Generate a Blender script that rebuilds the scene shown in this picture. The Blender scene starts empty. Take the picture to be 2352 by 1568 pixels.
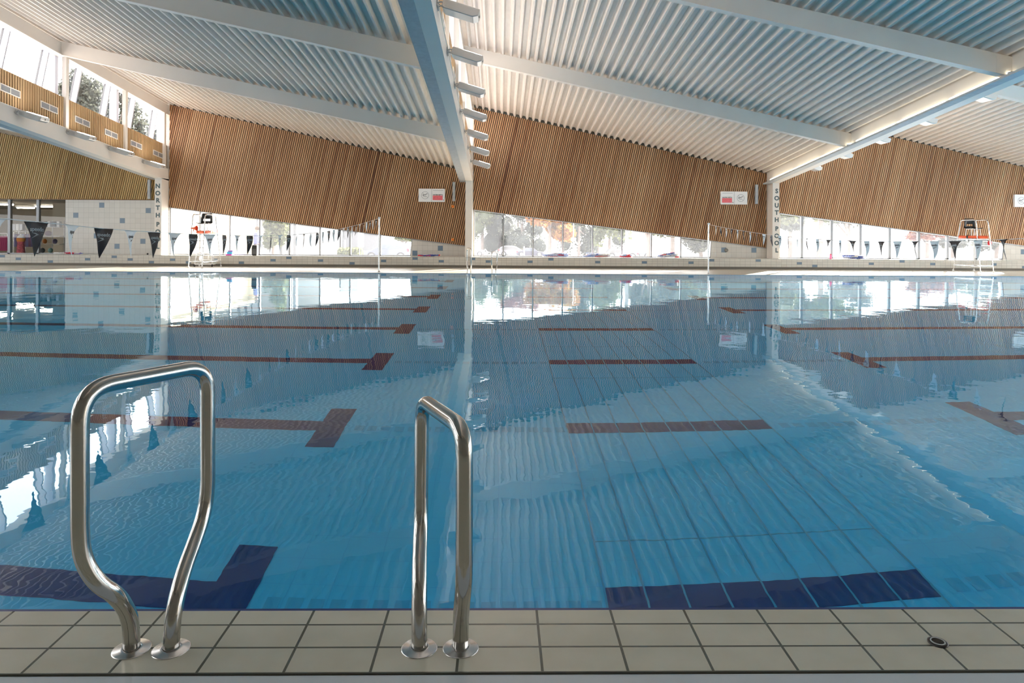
import bpy, bmesh, math, random
from mathutils import Vector, Matrix
random.seed(7)
SC = bpy.context.scene
COL = SC.collection
# ------------------------------------------------------------------ camera, light, exposure
F, HC, YAW, ROLL, YH = 1610.0, 1.2425, 0.0165, 0.0064, 542.0
cd = bpy.data.cameras.new('camera'); cam = bpy.data.objects.new('camera', cd); COL.objects.link(cam)
cd.sensor_width = 36; cd.lens = F / 2352 * 36; cd.shift_y = (YH - 784) / 2352
cd.clip_start = .05; cd.clip_end = 900
cam.matrix_world = Matrix.Translation((0, 0, HC)) @ Matrix.Rotation(-YAW, 4, 'Z') @ Matrix.Rotation(math.pi / 2, 4, 'X') @ Matrix.Rotation(ROLL, 4, 'Z')
SC.camera = cam
SC.view_settings.view_transform = 'Standard'; SC.view_settings.look = 'None'
SC.view_settings.gamma = 1; SC.view_settings.use_curve_mapping = False
SC.view_settings.exposure = 0.38
W = bpy.data.worlds.new('sky'); SC.world = W; W.use_nodes = True
bg = W.node_tree.nodes['Background']; bg.inputs[0].default_value = (1, .985, .965, 1); bg.inputs[1].default_value = 5.0
sd = bpy.data.lights.new('sun', 'SUN'); sun = bpy.data.objects.new('sun', sd); COL.objects.link(sun)
sd.energy = 26; sd.angle = .012; sd.color = (1, .93, .82)
_az, _el = math.radians(34), math.radians(15)      # low sun beyond the far wall, to the right
_d = Vector((-math.sin(_az) * math.cos(_el), -math.cos(_az) * math.cos(_el), -math.sin(_el)))
sun.rotation_euler = _d.to_track_quat('-Z', 'Y').to_euler()
SC.cycles.max_bounces = 14; SC.cycles.diffuse_bounces = 7; SC.cycles.transparent_max_bounces = 16
SC.cycles.transmission_bounces = 8; SC.cycles.glossy_bounces = 6
SC.cycles.use_denoising = True; SC.cycles.sample_clamp_indirect = 12
SC.cycles.caustics_refractive = True; SC.cycles.caustics_reflective = True

# ------------------------------------------------------------------ measuring helpers
_c, _s, _cr, _sr = math.cos(YAW), math.sin(YAW), math.cos(ROLL), math.sin(ROLL)
def ray(px, py):
    u, v = px - 1176, py - YH
    u, v = u * _cr + v * _sr, -u * _sr + v * _cr
    X, Z = u / F, -v / F
    return Vector((_c * X + _s, -_s * X + _c, Z))
def P(px, py, Y):
    r = ray(px, py); return Vector((0, 0, HC)) + r * (Y / r.y)
def G(px, py, z=0.0):
    r = ray(px, py); return Vector((0, 0, HC)) + r * ((z - HC) / r.z)
def PX(px, py, X):
    r = ray(px, py); return Vector((0, 0, HC)) + r * (X / r.x)

# ------------------------------------------------------------------ materials
def mat(name, col=(.8, .8, .8), rough=.5, metal=0, spec=.5, emit=None, es=0, coat=0):
    m = bpy.data.materials.new(name); m.use_nodes = True
    b = m.node_tree.nodes['Principled BSDF']
    b.inputs['Base Color'].default_value = (*col, 1); b.inputs['Roughness'].default_value = rough
    b.inputs['Metallic'].default_value = metal; b.inputs['Specular IOR Level'].default_value = spec
    b.inputs['Coat Weight'].default_value = coat
    if emit: b.inputs['Emission Color'].default_value = (*emit, 1); b.inputs['Emission Strength'].default_value = es
    return m
def N(m, t, **kw):
    n = m.node_tree.nodes.new(t)
    for k, v in kw.items():
        if k.startswith('i_'): n.inputs[k[2:].replace('_', ' ')].default_value = v
        else: setattr(n, k, v)
    return n
def L(m, a, b): m.node_tree.links.new(a, b)
def bsdf(m): return m.node_tree.nodes['Principled BSDF']
def ramp(m, stops):
    r = N(m, 'ShaderNodeValToRGB'); e = r.color_ramp.elements
    e[0].position, e[0].color = stops[0][0], (*stops[0][1], 1); e[1].position, e[1].color = stops[-1][0], (*stops[-1][1], 1)
    for p, c in stops[1:-1]:
        x = e.new(p); x.color = (*c, 1)
    return r
def mottle(m, col, amt=.12, scale=3, detail=4, bump=0):
    n = N(m, 'ShaderNodeTexNoise', i_Scale=scale, i_Detail=detail); tc = N(m, 'ShaderNodeTexCoord'); L(m, tc.outputs['Object'], n.inputs['Vector'])
    r = ramp(m, [(.3, tuple(c * (1 - amt) for c in col)), (.7, tuple(min(1, c * (1 + amt)) for c in col))])
    L(m, n.outputs['Fac'], r.inputs[0]); L(m, r.outputs[0], bsdf(m).inputs['Base Color'])
    if bump:
        b = N(m, 'ShaderNodeBump', i_Strength=bump, i_Distance=.01); L(m, n.outputs['Fac'], b.inputs['Height']); L(m, b.outputs[0], bsdf(m).inputs['Normal'])
    return m
def tiles(name, c1, c2, grout, w, h, axes='XZ', off=(0, 0), mortar=.004, rough=.25, stagger=0, bump=.3, dirt=0):
    m = mat(name, c1, rough)
    tc = N(m, 'ShaderNodeTexCoord'); sx = N(m, 'ShaderNodeSeparateXYZ'); L(m, tc.outputs['Object'], sx.inputs[0])
    cb = N(m, 'ShaderNodeCombineXYZ'); L(m, sx.outputs[axes[0]], cb.inputs[0]); L(m, sx.outputs[axes[1]], cb.inputs[1])
    mp = N(m, 'ShaderNodeMapping'); mp.inputs['Location'].default_value = (-off[0], -off[1], 0); L(m, cb.outputs[0], mp.inputs[0])
    b = N(m, 'ShaderNodeTexBrick', offset=stagger, squash=1)
    b.inputs['Color1'].default_value = (*c1, 1); b.inputs['Color2'].default_value = (*c2, 1); b.inputs['Mortar'].default_value = (*grout, 1)
    b.inputs['Scale'].default_value = 1; b.inputs['Mortar Size'].default_value = mortar; b.inputs['Mortar Smooth'].default_value = .1
    b.inputs['Brick Width'].default_value = w; b.inputs['Row Height'].default_value = h
    L(m, mp.outputs[0], b.inputs['Vector'])
    src = b.outputs['Color']
    if dirt:
        n = N(m, 'ShaderNodeTexNoise', i_Scale=5.0, i_Detail=8.0); L(m, tc.outputs['Object'], n.inputs['Vector'])
        r = ramp(m, [(.35, (1 - dirt, 1 - dirt * 1.05, 1 - dirt * 1.3)), (.65, (1, 1, 1))]); L(m, n.outputs['Fac'], r.inputs[0])
        mx = N(m, 'ShaderNodeMix', data_type='RGBA', blend_type='MULTIPLY'); mx.inputs[0].default_value = 1
        L(m, src, mx.inputs[6]); L(m, r.outputs[0], mx.inputs[7]); src = mx.outputs[2]
    L(m, src, bsdf(m).inputs['Base Color'])
    bp = N(m, 'ShaderNodeBump', i_Strength=bump, i_Distance=.003); bp.invert = True; L(m, b.outputs['Fac'], bp.inputs['Height']); L(m, bp.outputs[0], bsdf(m).inputs['Normal'])
    return m
TP = .2025
M = {}
M['white'] = mottle(mat('white_paint', (.77, .72, .66), .45), (.77, .72, .66), .02, 2)
M['deck_metal'] = mottle(mat('painted_roof_deck', (.735, .67, .61), .45), (.735, .67, .61), .04, 4)
M['galv'] = mottle(mat('galvanised_steel', (.50, .52, .53), .6, .2), (.48, .50, .51), .08, 9)
M['silver'] = mat('silver_lamp_housing', (.62, .63, .63), .3, .6)
M['dark'] = mat('dark_gap', (.03, .025, .02), .8)
M['grey'] = mat('dark_grey_steel', (.10, .10, .105), .5)
M['frame'] = mat('window_frame_grey', (.32, .33, .35), .4, .3)
M['framew'] = mat('window_frame_pale', (.62, .63, .72), .4)
M['black'] = mat('black_plastic', (.02, .02, .022), .4)
M['steel'] = mat('polished_steel', (.52, .51, .49), .13, 1)
M['steel2'] = mat('satin_steel', (.72, .72, .72), .25, 1)
n_ = N(M['steel'], 'ShaderNodeTexNoise', i_Scale=60.0, i_Detail=3.0); r_ = ramp(M['steel'], [(.3, (.09,) * 3), (.7, (.2,) * 3)])
L(M['steel'], n_.outputs['Fac'], r_.inputs[0]); L(M['steel'], r_.outputs[0], bsdf(M['steel']).inputs['Roughness'])
M['orange'] = mat('orange_foam', (.80, .12, .04), .6)
M['orange2'] = mat('orange_plastic', (.9, .35, .04), .5)
M['red'] = mat('red_plastic', (.75, .03, .05), .45)
M['blue'] = mat('blue_plastic', (.06, .10, .38), .45)
M['lblue'] = mat('pale_blue_plastic', (.45, .55, .85), .45)
M['cyan'] = mat('cyan_foam', (.08, .42, .75), .6)
M['pink'] = mat('magenta_foam', (.75, .05, .42), .6)
M['pink2'] = mat('pink_plastic', (.95, .20, .42), .5)
M['purple'] = mat('purple_plastic', (.30, .18, .55), .5)
M['whitep'] = mat('white_plastic', (.85, .85, .85), .4)
M['letters'] = mat('grey_green_lettering', (.09, .13, .14), .5)
M['signpink'] = mottle(mat('pink_print', (.9, .17, .2), .5), (.9, .17, .2), .25, 30)
M['signgrey'] = mat('grey_print', (.38, .40, .42), .5)
M['skin'] = mat('skin', (.22, .13, .10), .6)
M['flagb'] = mat('black_flag_vinyl', (.035, .033, .036), .42)
M['flagw'] = mat('white_flag_vinyl', (.66, .69, .70), .42)
for k in ('flagb', 'flagw'):                 # thin vinyl lets light through
    mm = M[k]; tr = N(mm, 'ShaderNodeBsdfTranslucent'); tr.inputs[0].default_value = (.17, .12, .12, 1) if k == 'flagb' else (.9, .92, .93, 1)
    ms = N(mm, 'ShaderNodeMixShader'); ms.inputs[0].default_value = .3 if k == 'flagb' else .6
    L(mm, bsdf(mm).outputs[0], ms.inputs[1]); L(mm, tr.outputs[0], ms.inputs[2]); L(mm, ms.outputs[0], mm.node_tree.nodes['Material Output'].inputs[0])
M['lamp'] = mat('lit_tube', (1, 1, 1), .5, emit=(1, .93, .74), es=3.2)
M['shoplamp'] = mat('lit_shop_tube', (1, 1, 1), .5, emit=(1, .92, .75), es=45)
M['floodlit'] = mat('lit_flood_cover', (1, 1, 1), .5, emit=(1, .94, .88), es=36)
M['walltile'] = tiles('white_wall_tiles', (.62, .59, .54), (.66, .63, .58), (.40, .38, .35), TP, TP, 'XZ', (P(180, 500, 27.95).x, P(180, 500, 27.95).z - .0), .003)
M['benchtile'] = tiles('bench_tiles', (.60, .57, .51), (.65, .62, .56), (.36, .34, .31), TP, .1, 'XZ', (P(36, 590, 27.2).x, .10), .004)
M['bluetile'] = mat('blue_grey_tile', (.17, .24, .32), .25)
M['decktile'] = tiles('coping_tiles', (.62, .615, .53), (.65, .64, .55), (.12, .125, .105), .2446, .1232, 'XY', (-.8508, 1.991), .0042, .2, 0, .6, .10)
M['fartile'] = tiles('far_deck_tiles', (.58, .54, .46), (.62, .58, .50), (.40, .38, .33), .1, .1, 'XY', (0, 0), .004, .35)
M['channel'] = mat('white_channel_cover', (.60, .67, .74), .3)
M['edgeblue'] = mat('dark_blue_edge_tile', (.015, .04, .20), .3)
M['pooltile'] = tiles('pale_pool_tiles', (.075, .66, .99), (.08, .67, 1.0), (.065, .60, .96), .25, .25, 'XY', (0, 0), .003, .5)
M['poolwall'] = tiles('pool_wall_tiles', (.08, .52, .88), (.085, .53, .89), (.07, .46, .8), .25, .125, 'XZ', (0, 0), .003, .5)
M['linenavy'] = mat('navy_lane_tile', (.0005, .03, .20), .5)
M['linered'] = mat('maroon_lane_tile', (.035, .004, .12), .5)
M['joint'] = mat('steel_floor_joint', (.07, .42, .64), .6)
M['inlet'] = mat('floor_inlet_grille', (.06, .52, .82), .6)

def timber(cs):
    m = mat('cedar_slats', (.5, .25, .12), .55)
    at = N(m, 'ShaderNodeAttribute', attribute_name='tone')
    tc = N(m, 'ShaderNodeTexCoord'); mp = N(m, 'ShaderNodeMapping'); mp.inputs['Scale'].default_value = (14, 14, 1.3); L(m, tc.outputs['Object'], mp.inputs[0])
    n = N(m, 'ShaderNodeTexNoise', i_Scale=1.0, i_Detail=3.0); L(m, mp.outputs[0], n.inputs['Vector'])
    ad = N(m, 'ShaderNodeMath', operation='MULTIPLY_ADD'); ad.inputs[1].default_value = .35; L(m, n.outputs['Fac'], ad.inputs[0]); L(m, at.outputs['Fac'], ad.inputs[2])
    r = ramp(m, list(zip((.12, .35, .6, .85, 1), cs)))
    L(m, ad.outputs[0], r.inputs[0]); L(m, r.outputs[0], bsdf(m).inputs['Base Color'])
    return m
M['timber'] = timber(((.15, .055, .025), (.36, .175, .082), (.50, .285, .145), (.60, .37, .20), (.66, .44, .235)))
M['timberc'] = timber(((.25, .13, .05), (.36, .21, .095), (.47, .30, .15), (.55, .37, .20), (.62, .44, .24)))
M['timber0'] = timber(((.16, .07, .02), (.32, .18, .06), (.46, .285, .10), (.56, .37, .145), (.62, .42, .18)))
M['filler'] = mat('grey_rib_filler', (.10, .10, .09), .7)

def glass_pane(glare_haze=.10):
    m = bpy.data.materials.new('window_glass'); m.use_nodes = True; nt = m.node_tree; nt.nodes.clear()
    o = N(m, 'ShaderNodeOutputMaterial'); g = N(m, 'ShaderNodeBsdfGlossy', i_Roughness=.02); t = N(m, 'ShaderNodeBsdfTransparent')
    tl = N(m, 'ShaderNodeBsdfTranslucent'); tl.inputs[0].default_value = (.86, .90, 1, 1)  # milky translucent share stands in for glare washing out the view outside
    f = N(m, 'ShaderNodeFresnel', i_IOR=1.45); a = N(m, 'ShaderNodeMixShader'); b = N(m, 'ShaderNodeMixShader'); a.inputs[0].default_value = glare_haze
    L(m, t.outputs[0], a.inputs[1]); L(m, tl.outputs[0], a.inputs[2])
    L(m, f.outputs[0], b.inputs[0]); L(m, a.outputs[0], b.inputs[1]); L(m, g.outputs[0], b.inputs[2]); L(m, b.outputs[0], o.inputs[0])
    return m
M['glass'] = glass_pane(.036)
M['glass2'] = glass_pane(.0)

def water():
    m = bpy.data.materials.new('pool_water'); m.use_nodes = True; nt = m.node_tree; nt.nodes.clear()
    o = N(m, 'ShaderNodeOutputMaterial'); g = N(m, 'ShaderNodeBsdfGlass', i_Roughness=0.0, i_IOR=1.333)
    g.inputs['Color'].default_value = (.86, .97, 1, 1)
    tc = N(m, 'ShaderNodeTexCoord')
    def noise(sc, det, sx, sy):
        mp = N(m, 'ShaderNodeMapping'); mp.inputs['Scale'].default_value = (sx, sy, 1); L(m, tc.outputs['Object'], mp.inputs[0])
        n = N(m, 'ShaderNodeTexNoise', i_Scale=sc, i_Detail=det, i_Roughness=.45); L(m, mp.outputs[0], n.inputs['Vector']); return n.outputs['Fac']
    a = noise(1.1, 2.0, 1, .8); b = noise(6.0, 2.0, 1, 1)
    k = N(m, 'ShaderNodeMath', operation='MULTIPLY_ADD'); k.inputs[1].default_value = .13; L(m, b, k.inputs[0]); L(m, a, k.inputs[2])
    bp = N(m, 'ShaderNodeBump', i_Strength=1.0, i_Distance=.0048); L(m, k.outputs[0], bp.inputs['Height']); L(m, bp.outputs[0], g.inputs['Normal'])
    L(m, g.outputs[0], o.inputs[0]); return m
M['water'] = water()

# ------------------------------------------------------------------ mesh builder
class MB:
    def __init__(s): s.v = []; s.f = []; s.m = []; s.sm = []; s.tone = []; s.t = 0.5
    def add(s, vs, fs, mi=0, smooth=False):
        o = len(s.v); s.v += [tuple(v) for v in vs]
        for f in fs: s.f.append([i + o for i in f]); s.m.append(mi); s.sm.append(smooth); s.tone.append(s.t)
        return s
    def box(s, x0, x1, y0, y1, z0, z1, mi=0):
        return s.hexa([(x0, y0, z0), (x1, y0, z0), (x1, y1, z0), (x0, y1, z0)], [(x0, y0, z1), (x1, y0, z1), (x1, y1, z1), (x0, y1, z1)], mi)
    def hexa(s, b, t, mi=0):
        n = len(b)
        return s.add(list(b) + list(t), [list(range(n))[::-1], list(range(n, 2 * n))] + [[i, (i + 1) % n, n + (i + 1) % n, n + i] for i in range(n)], mi)
    def prism(s, poly, vec, mi=0):           # extrude polygon by vec
        vec = Vector(vec); return s.hexa(poly, [Vector(p) + vec for p in poly], mi)
    def tube(s, pts, r, n=16, mi=0, caps=True, closed=False):
        pts = [Vector(p) for p in pts]; rings = []; up = None; N_ = len(pts)
        for i, p in enumerate(pts):
            if closed: d = (pts[(i + 1) % N_] - pts[i - 1]).normalized()
            else: d = (pts[min(i + 1, N_ - 1)] - pts[max(i - 1, 0)]).normalized()
            if up is None:
                up = Vector((0, 0, 1)) if abs(d.z) < .9 else Vector((0, 1, 0))
            a = d.cross(up).normalized(); up = a.cross(d).normalized()
            rr = r[i] if isinstance(r, (list, tuple)) else r
            rings.append([p + (a * math.cos(2 * math.pi * k / n) + up * math.sin(2 * math.pi * k / n)) * rr for k in range(n)])
        vs = [q for R in rings for q in R]; fs = []
        for i in range(N_ if closed else N_ - 1):
            j = (i + 1) % N_
            for k in range(n): fs.append([i * n + k, i * n + (k + 1) % n, j * n + (k + 1) % n, j * n + k])
        s.add(vs, fs, mi, True)
        if caps and not closed: s.add(rings[0], [list(range(n))[::-1]], mi); s.add(rings[-1], [list(range(n))], mi)
        return s
    def lathe(s, prof, c=(0, 0, 0), n=24, mi=0, ax='Z'):
        vs = []; fs = []; c = Vector(c)
        for r, h in prof:
            for k in range(n):
                a = 2 * math.pi * k / n; x, y = r * math.cos(a), r * math.sin(a)
                vs.append(c + (Vector((x, y, h)) if ax == 'Z' else Vector((x, h, y)) if ax == 'Y' else Vector((h, x, y))))
        for i in range(len(prof) - 1):
            for k in range(n): fs.append([i * n + k, i * n + (k + 1) % n, (i + 1) * n + (k + 1) % n, (i + 1) * n + k])
        return s.add(vs, fs, mi, True)
    def ball(s, c, r, mi=0, n=10, sc=(1, 1, 1)):
        pr = [(math.sin(math.pi * i / n) * r, -math.cos(math.pi * i / n) * r) for i in range(n + 1)]
        o = len(s.v); s.lathe([(max(a, 1e-4), b) for a, b in pr], (0, 0, 0), 2 * n, mi)
        for i in range(o, len(s.v)): x, y, z = s.v[i]; s.v[i] = (c[0] + x * sc[0], c[1] + y * sc[1], c[2] + z * sc[2])
        return s
    def build(s, name, mats, parent=None, origin=None, bevel=0):
        me = bpy.data.meshes.new(name); o0 = Vector(origin) if origin else Vector((0, 0, 0))
        if parent is not None: o0 = o0 + parent.matrix_world.translation if False else Vector(parent['_o'])
        me.from_pydata([tuple(Vector(v) - o0) for v in s.v], [], s.f)
        for m_ in (mats if isinstance(mats, (list, tuple)) else [mats]): me.materials.append(M[m_] if isinstance(m_, str) else m_)
        me.polygons.foreach_set('material_index', s.m); me.polygons.foreach_set('use_smooth', s.sm)
        if len(set(s.tone)) > 1:
            at = me.attributes.new('tone', 'FLOAT', 'FACE'); at.data.foreach_set('value', s.tone)
        me.validate(); me.update()
        o = bpy.data.objects.new(name, me); COL.objects.link(o)
        if parent is not None: o.parent = parent
        else: o.location = o0
        o['_o'] = list(o0)
        if bevel:
            b = o.modifiers.new('bevel', 'BEVEL'); b.width = bevel; b.segments = 2; b.limit_method = 'ANGLE'
        return o
def tag(o, label=None, cat=None, group=None, kind=None):
    if label: o['label'] = label
    if cat: o['category'] = cat
    if group: o['group'] = group
    if kind: o['kind'] = kind
    return o
def thing(name, loc, label, cat, group=None):
    o = bpy.data.objects.new(name, None); COL.objects.link(o); o.location = loc; o['_o'] = list(loc); o.empty_display_size = .1
    return tag(o, label, cat, group)
def struct(o): o['kind'] = 'structure'; return o
def copy_tree(o, parent=None):
    kids = [c for c in COL.objects if c.parent == o]
    c = o.copy(); COL.objects.link(c)
    if parent: c.parent = parent
    for k in kids: copy_tree(k, c)
    return c
def fillet(pts, r, n=6):
    pts = [Vector(p) for p in pts]; out = [pts[0]]
    for i in range(1, len(pts) - 1):
        a, b, c = pts[i - 1], pts[i], pts[i + 1]; d1 = (a - b); d2 = (c - b); rr = min(r, d1.length * .49, d2.length * .49)
        p, q = b + d1.normalized() * rr, b + d2.normalized() * rr
        for k in range(n + 1):
            t = k / n; out.append(p * (1 - t) ** 2 + b * 2 * t * (1 - t) + q * t * t)
    out.append(pts[-1]); return out
def smooth(pts, it=2):
    pts = [Vector(p) for p in pts]
    for _ in range(it):
        o = [pts[0]]
        for a, b in zip(pts, pts[1:]): o += [a * .75 + b * .25, a * .25 + b * .75]
        o.append(pts[-1]); pts = o
    return pts
_tc = {}
def text_mesh(txt, size, depth=.004, bold=.0, align='CENTER'):
    c = bpy.data.curves.new('t', 'FONT'); c.body = txt; c.size = size; c.extrude = depth; c.align_x = align; c.align_y = 'CENTER'; c.offset = bold; c.resolution_u = 3
    o = bpy.data.objects.new('t', c); COL.objects.link(o)
    bpy.context.view_layer.update()
    me = bpy.data.meshes.new_from_object(o.evaluated_get(bpy.context.evaluated_depsgraph_get()))
    bpy.data.objects.remove(o); bpy.data.curves.remove(c)
    vs = [v.co.copy() for v in me.vertices]; fs = [list(p.vertices) for p in me.polygons]; bpy.data.meshes.remove(me)
    return vs, fs
def put_text(mb, tm, o, ex, ez, mi=0, sx=1):  # place text: ex = reading direction, ez = up
    ex, ez = Vector(ex), Vector(ez); en = ex.cross(ez)
    mb.add([Vector(o) + ex * v.x * sx + ez * v.y + en * v.z for v in tm[0]], tm[1], mi)
def clip(poly, n, d):                        # keep points with n.p <= d
    out = []
    for i in range(len(poly)):
        a, b = poly[i], poly[(i + 1) % len(poly)]; da, db = n.dot(a) - d, n.dot(b) - d
        if da <= 0: out.append(a)
        if da * db < 0: out.append(a + (b - a) * (da / (da - db)))
    return out

# ------------------------------------------------------------------ hall dimensions
YB, YW, YNEAR, YFAR = 27.2, 27.95, 2.3394, 23.25
YBACK = -4.2
XV = [-25.29, -13.26, -1.24, 10.81, 22.85]          # the valley lines between roof bays
SY, SX = .0925, .2165
def zb(Y): return 3.39 + SY * (27.35 - Y)             # underside of the valley beams
def zd(i, X, Y): return zb(Y) + 3.02 - SX * (X - (XV[i] + .13))   # underside of the roof deck in bay i

# ---- setting: deck, pool basin
m = MB(); m.box(-40, 40, 1.991, YNEAR - .018, -.4, .004); m.hexa([(-40, YNEAR - .018, -.4), (40, YNEAR - .018, -.4), (40, YNEAR, -.4), (-40, YNEAR, -.4)], [(-40, YNEAR - .018, .004), (40, YNEAR - .018, .004), (40, YNEAR, -.012), (-40, YNEAR, -.012)])
o = struct(m.build('floor', 'decktile')); 
m = MB(); m.box(-40, 40, 1.72, 1.989, -.4, .000); o = m.build('trim_1', 'channel', bevel=.004); struct(o)
m = MB(); m.box(-40, 40, YBACK, 1.72, -.4, .004); struct(m.build('floor', 'decktile'))
m = MB(); m.box(-40, 40, YFAR - .03, YW + .3, -.01, .004); m.box(-40, 40, YFAR + .02, YW + .3, -.4, -.01); struct(m.build('floor', 'fartile'))
m = MB(); m.box(-40, 40, YNEAR, YNEAR + .028, -.35, -.0135); struct(m.build('trim_2', 'edgeblue'))
DP = 1.95
m = MB()
m.add([(-30, YNEAR + .001, -DP), (30, YNEAR + .001, -DP), (30, YFAR, -DP), (-30, YFAR, -DP)], [[0, 1, 2, 3]], 0)
for y in (YNEAR + .001, YFAR): m.add([(-30, y, -DP), (30, y, -DP), (30, y, -.011), (-30, y, -.011)], [[0, 1, 2, 3]], 1)
for x in (-30, 30): m.add([(x, YNEAR, -DP), (x, YFAR, -DP), (x, YFAR, 0), (x, YNEAR, 0)], [[0, 1, 2, 3]], 1)
o = struct(m.build('floor', ['pooltile', 'poolwall']))
m = MB(); m.add([(-30, YNEAR + .002, -.014), (30, YNEAR + .002, -.014), (30, YFAR, -.014), (-30, YFAR, -.014)], [[0, 1, 2, 3]])
o = m.build('pool_water', 'water'); tag(o, 'clear blue rippled water filling the whole swimming pool', 'water', kind='stuff')
# steel joints of the movable floor strip
m = MB()
for k in range(9):
    x = .64 + k * .2385; m.box(x - .006, x + .006, YNEAR + .05, YFAR - .05, -DP, -DP + .008)
for k in range(12): m.box(.64, 2.55, 2.9 + k * 1.8, 2.9 + k * 1.8 + .01, -DP, -DP + .0035)
struct(m.build('trim_3', 'joint'))
ORD = ['nearest', 'second', 'third', 'fourth', 'fifth', 'sixth', 'seventh', 'eighth']
for k in range(8):
    yc = 4.11 + 2.5 * k; mt = 'linenavy' if k == 0 else 'linered'; z0, z1 = -DP, -DP + .006
    suf = 'nearest the camera' if k == 0 else ('farthest from the camera' if k == 7 else ORD[k] + ' from the near edge')
    m = MB(); m.box(-29, -1.55, yc - .125, yc + .125, z0, z1); m.box(-1.69, -1.44, yc - .49, yc + .49, z0, z1 + .001)
    tag(m.build('lane_line', mt), 'T-ended lane line on the north pool floor, ' + suf, 'lane line', 'lane lines on the north pool floor')
    m = MB(); m.box(.64, 2.55, yc - .125, yc + .125, z0, z1)
    tag(m.build('lane_line', mt), 'short dark bar on the middle floor strip, ' + suf, 'lane line', 'short lane bars between the pools')
    m = MB(); m.box(4.7, 29, yc - .125, yc + .125, z0, z1); m.box(4.56, 4.81, yc - .49, yc + .49, z0, z1 + .001)
    tag(m.build('lane_line', mt), 'T-ended lane line on the south pool floor, ' + suf, 'lane line', 'lane lines on the south pool floor')
m = MB()
for k in range(8):
    yc = 4.11 + 2.5 * k
    for x0, x1 in ((-1.35, .55), (2.65, 4.45)):
        x = x0
        while x < x1: m.box(x, x + .085, yc - .1, yc + .02, -DP, -DP + .003); x += .125
struct(m.build('trim_4', 'inlet'))

# ---- far wall
def zq(px, py, Y=27.93): v = P(px, py, Y); return v.x, v.z
cladB = {0: (zq(0, 456), zq(357, 458)), 1: (zq(388, 475.5), zq(1068, 564)), 2: (zq(1088, 481), zq(1760, 569)), 3: (zq(1791, 489), zq(2352, 564))}
def bline(i, x):
    (x0, a), (x1, b) = cladB[i]; return a + (b - a) * (x - x0) / (x1 - x0)
SILL = .42
BX = {i: (XV[i] + .16, XV[i + 1] - .16) for i in range(4)}
BX[0] = (XV[0] + .16, XV[1] - .14)
win = {0: (XV[0] + .3, zq(150, 520)[0]), 1: (XV[1] + .16, zq(943, 580)[0]), 2: (zq(1088, 580)[0], zq(1633, 590)[0]), 3: (zq(1792, 590)[0], zq(2305, 590)[0])}
wt = {0: win[0][1], 1: zq(947, 548)[0], 2: zq(1636, 552)[0], 3: zq(2309, 560)[0]}
m = MB()
def wq(x0, x1, z00, z01, z11, z10, mi=0): m.prism([(x0, YW, z00), (x0, YW, z01), (x1, YW, z11), (x1, YW, z10)], (0, .3, 0), mi)
m.box(-26, 23.5, YW, YW + .3, -.3, SILL)
for i in range(4):
    a, b = win[i]; xa, xb = XV[i] - .1, XV[i + 1]
    wq(xa, a, SILL, bline(i, xa), bline(i, a), SILL)
    m.prism([(b, YW, SILL), (wt[i], YW, bline(i, wt[i])), (xb, YW, bline(i, xb)), (xb, YW, SILL)], (0, .3, 0))
    wq(xa, xb, bline(i, xa), zd(i, XV[i] + .1, YW) + .35, zd(i, xb, YW) + .35, bline(i, xb))
def bluet(px, py):
    x, z = zq(px, py, YW)
    ox, oz = P(180, 500, 27.95).x, P(180, 500, 27.95).z
    x = ox + math.floor((x - ox) / TP) * TP; z = oz + math.floor((z - oz) / TP) * TP
    m.box(x + .003, x + TP - .003, YW - .002, YW, z + .003, z + TP - .003, 1)
for px, py in ((237.5, 471.4), (179, 494), (283.7, 506), (225, 540), (271.4, 564), (342, 483.3), (329, 553), (1014, 570), (956, 581), (1658, 574), (1726, 574), (2345, 579)): bluet(px, py)
struct(m.build('wall_back', ['walltile', 'bluetile']))
# bench along the wall
m = MB(); m.box(-25.4, 22.8, YB, YW, .095, SILL); m.box(-25.4, 22.8, YB + .05, YW, 0, .095, 2)
rows = {'A': .30, 'B': .20, 'C': .10}
ox = P(36, 590, 27.2).x
for px, r in ((6, 'A'), (42, 'B'), (113, 'C'), (198, 'B'), (257, 'A'), (305, 'B'), (353, 'C'), (400.5, 'B'), (439, 'C'), (498, 'B'), (557, 'C'), (628, 'B'), (664, 'A'), (736, 'B'), (807.5, 'C'), (879, 'B'), (950.6, 'A'), (1010, 'B'), (1082, 'A'), (1117, 'B'), (1212, 'B'), (1271, 'A'), (1376.5, 'B'), (1484.6, 'B'), (1590.5, 'B'), (1637.6, 'A'), (1743, 'A'), (1836.5, 'B'), (1872, 'C'), (2000, 'B'), (2070, 'A'), (2139.6, 'B'), (2278, 'B'), (2349, 'C')):
    x = P(px, 592, YB).x; x = ox + math.floor((x - ox) / TP) * TP; z = rows[r]
    m.box(x + .004, x + TP - .004, YB - .002, YB, z + .004, z + .096, 1)
mm_ = mat('cove_grey', (.20, .18, .15), .5); M['cove'] = mm_
tag(m.build('tiled_bench', ['benchtile', 'bluetile', 'cove']), 'long white tiled bench ledge with scattered blue tiles along the far wall', 'bench')

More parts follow.
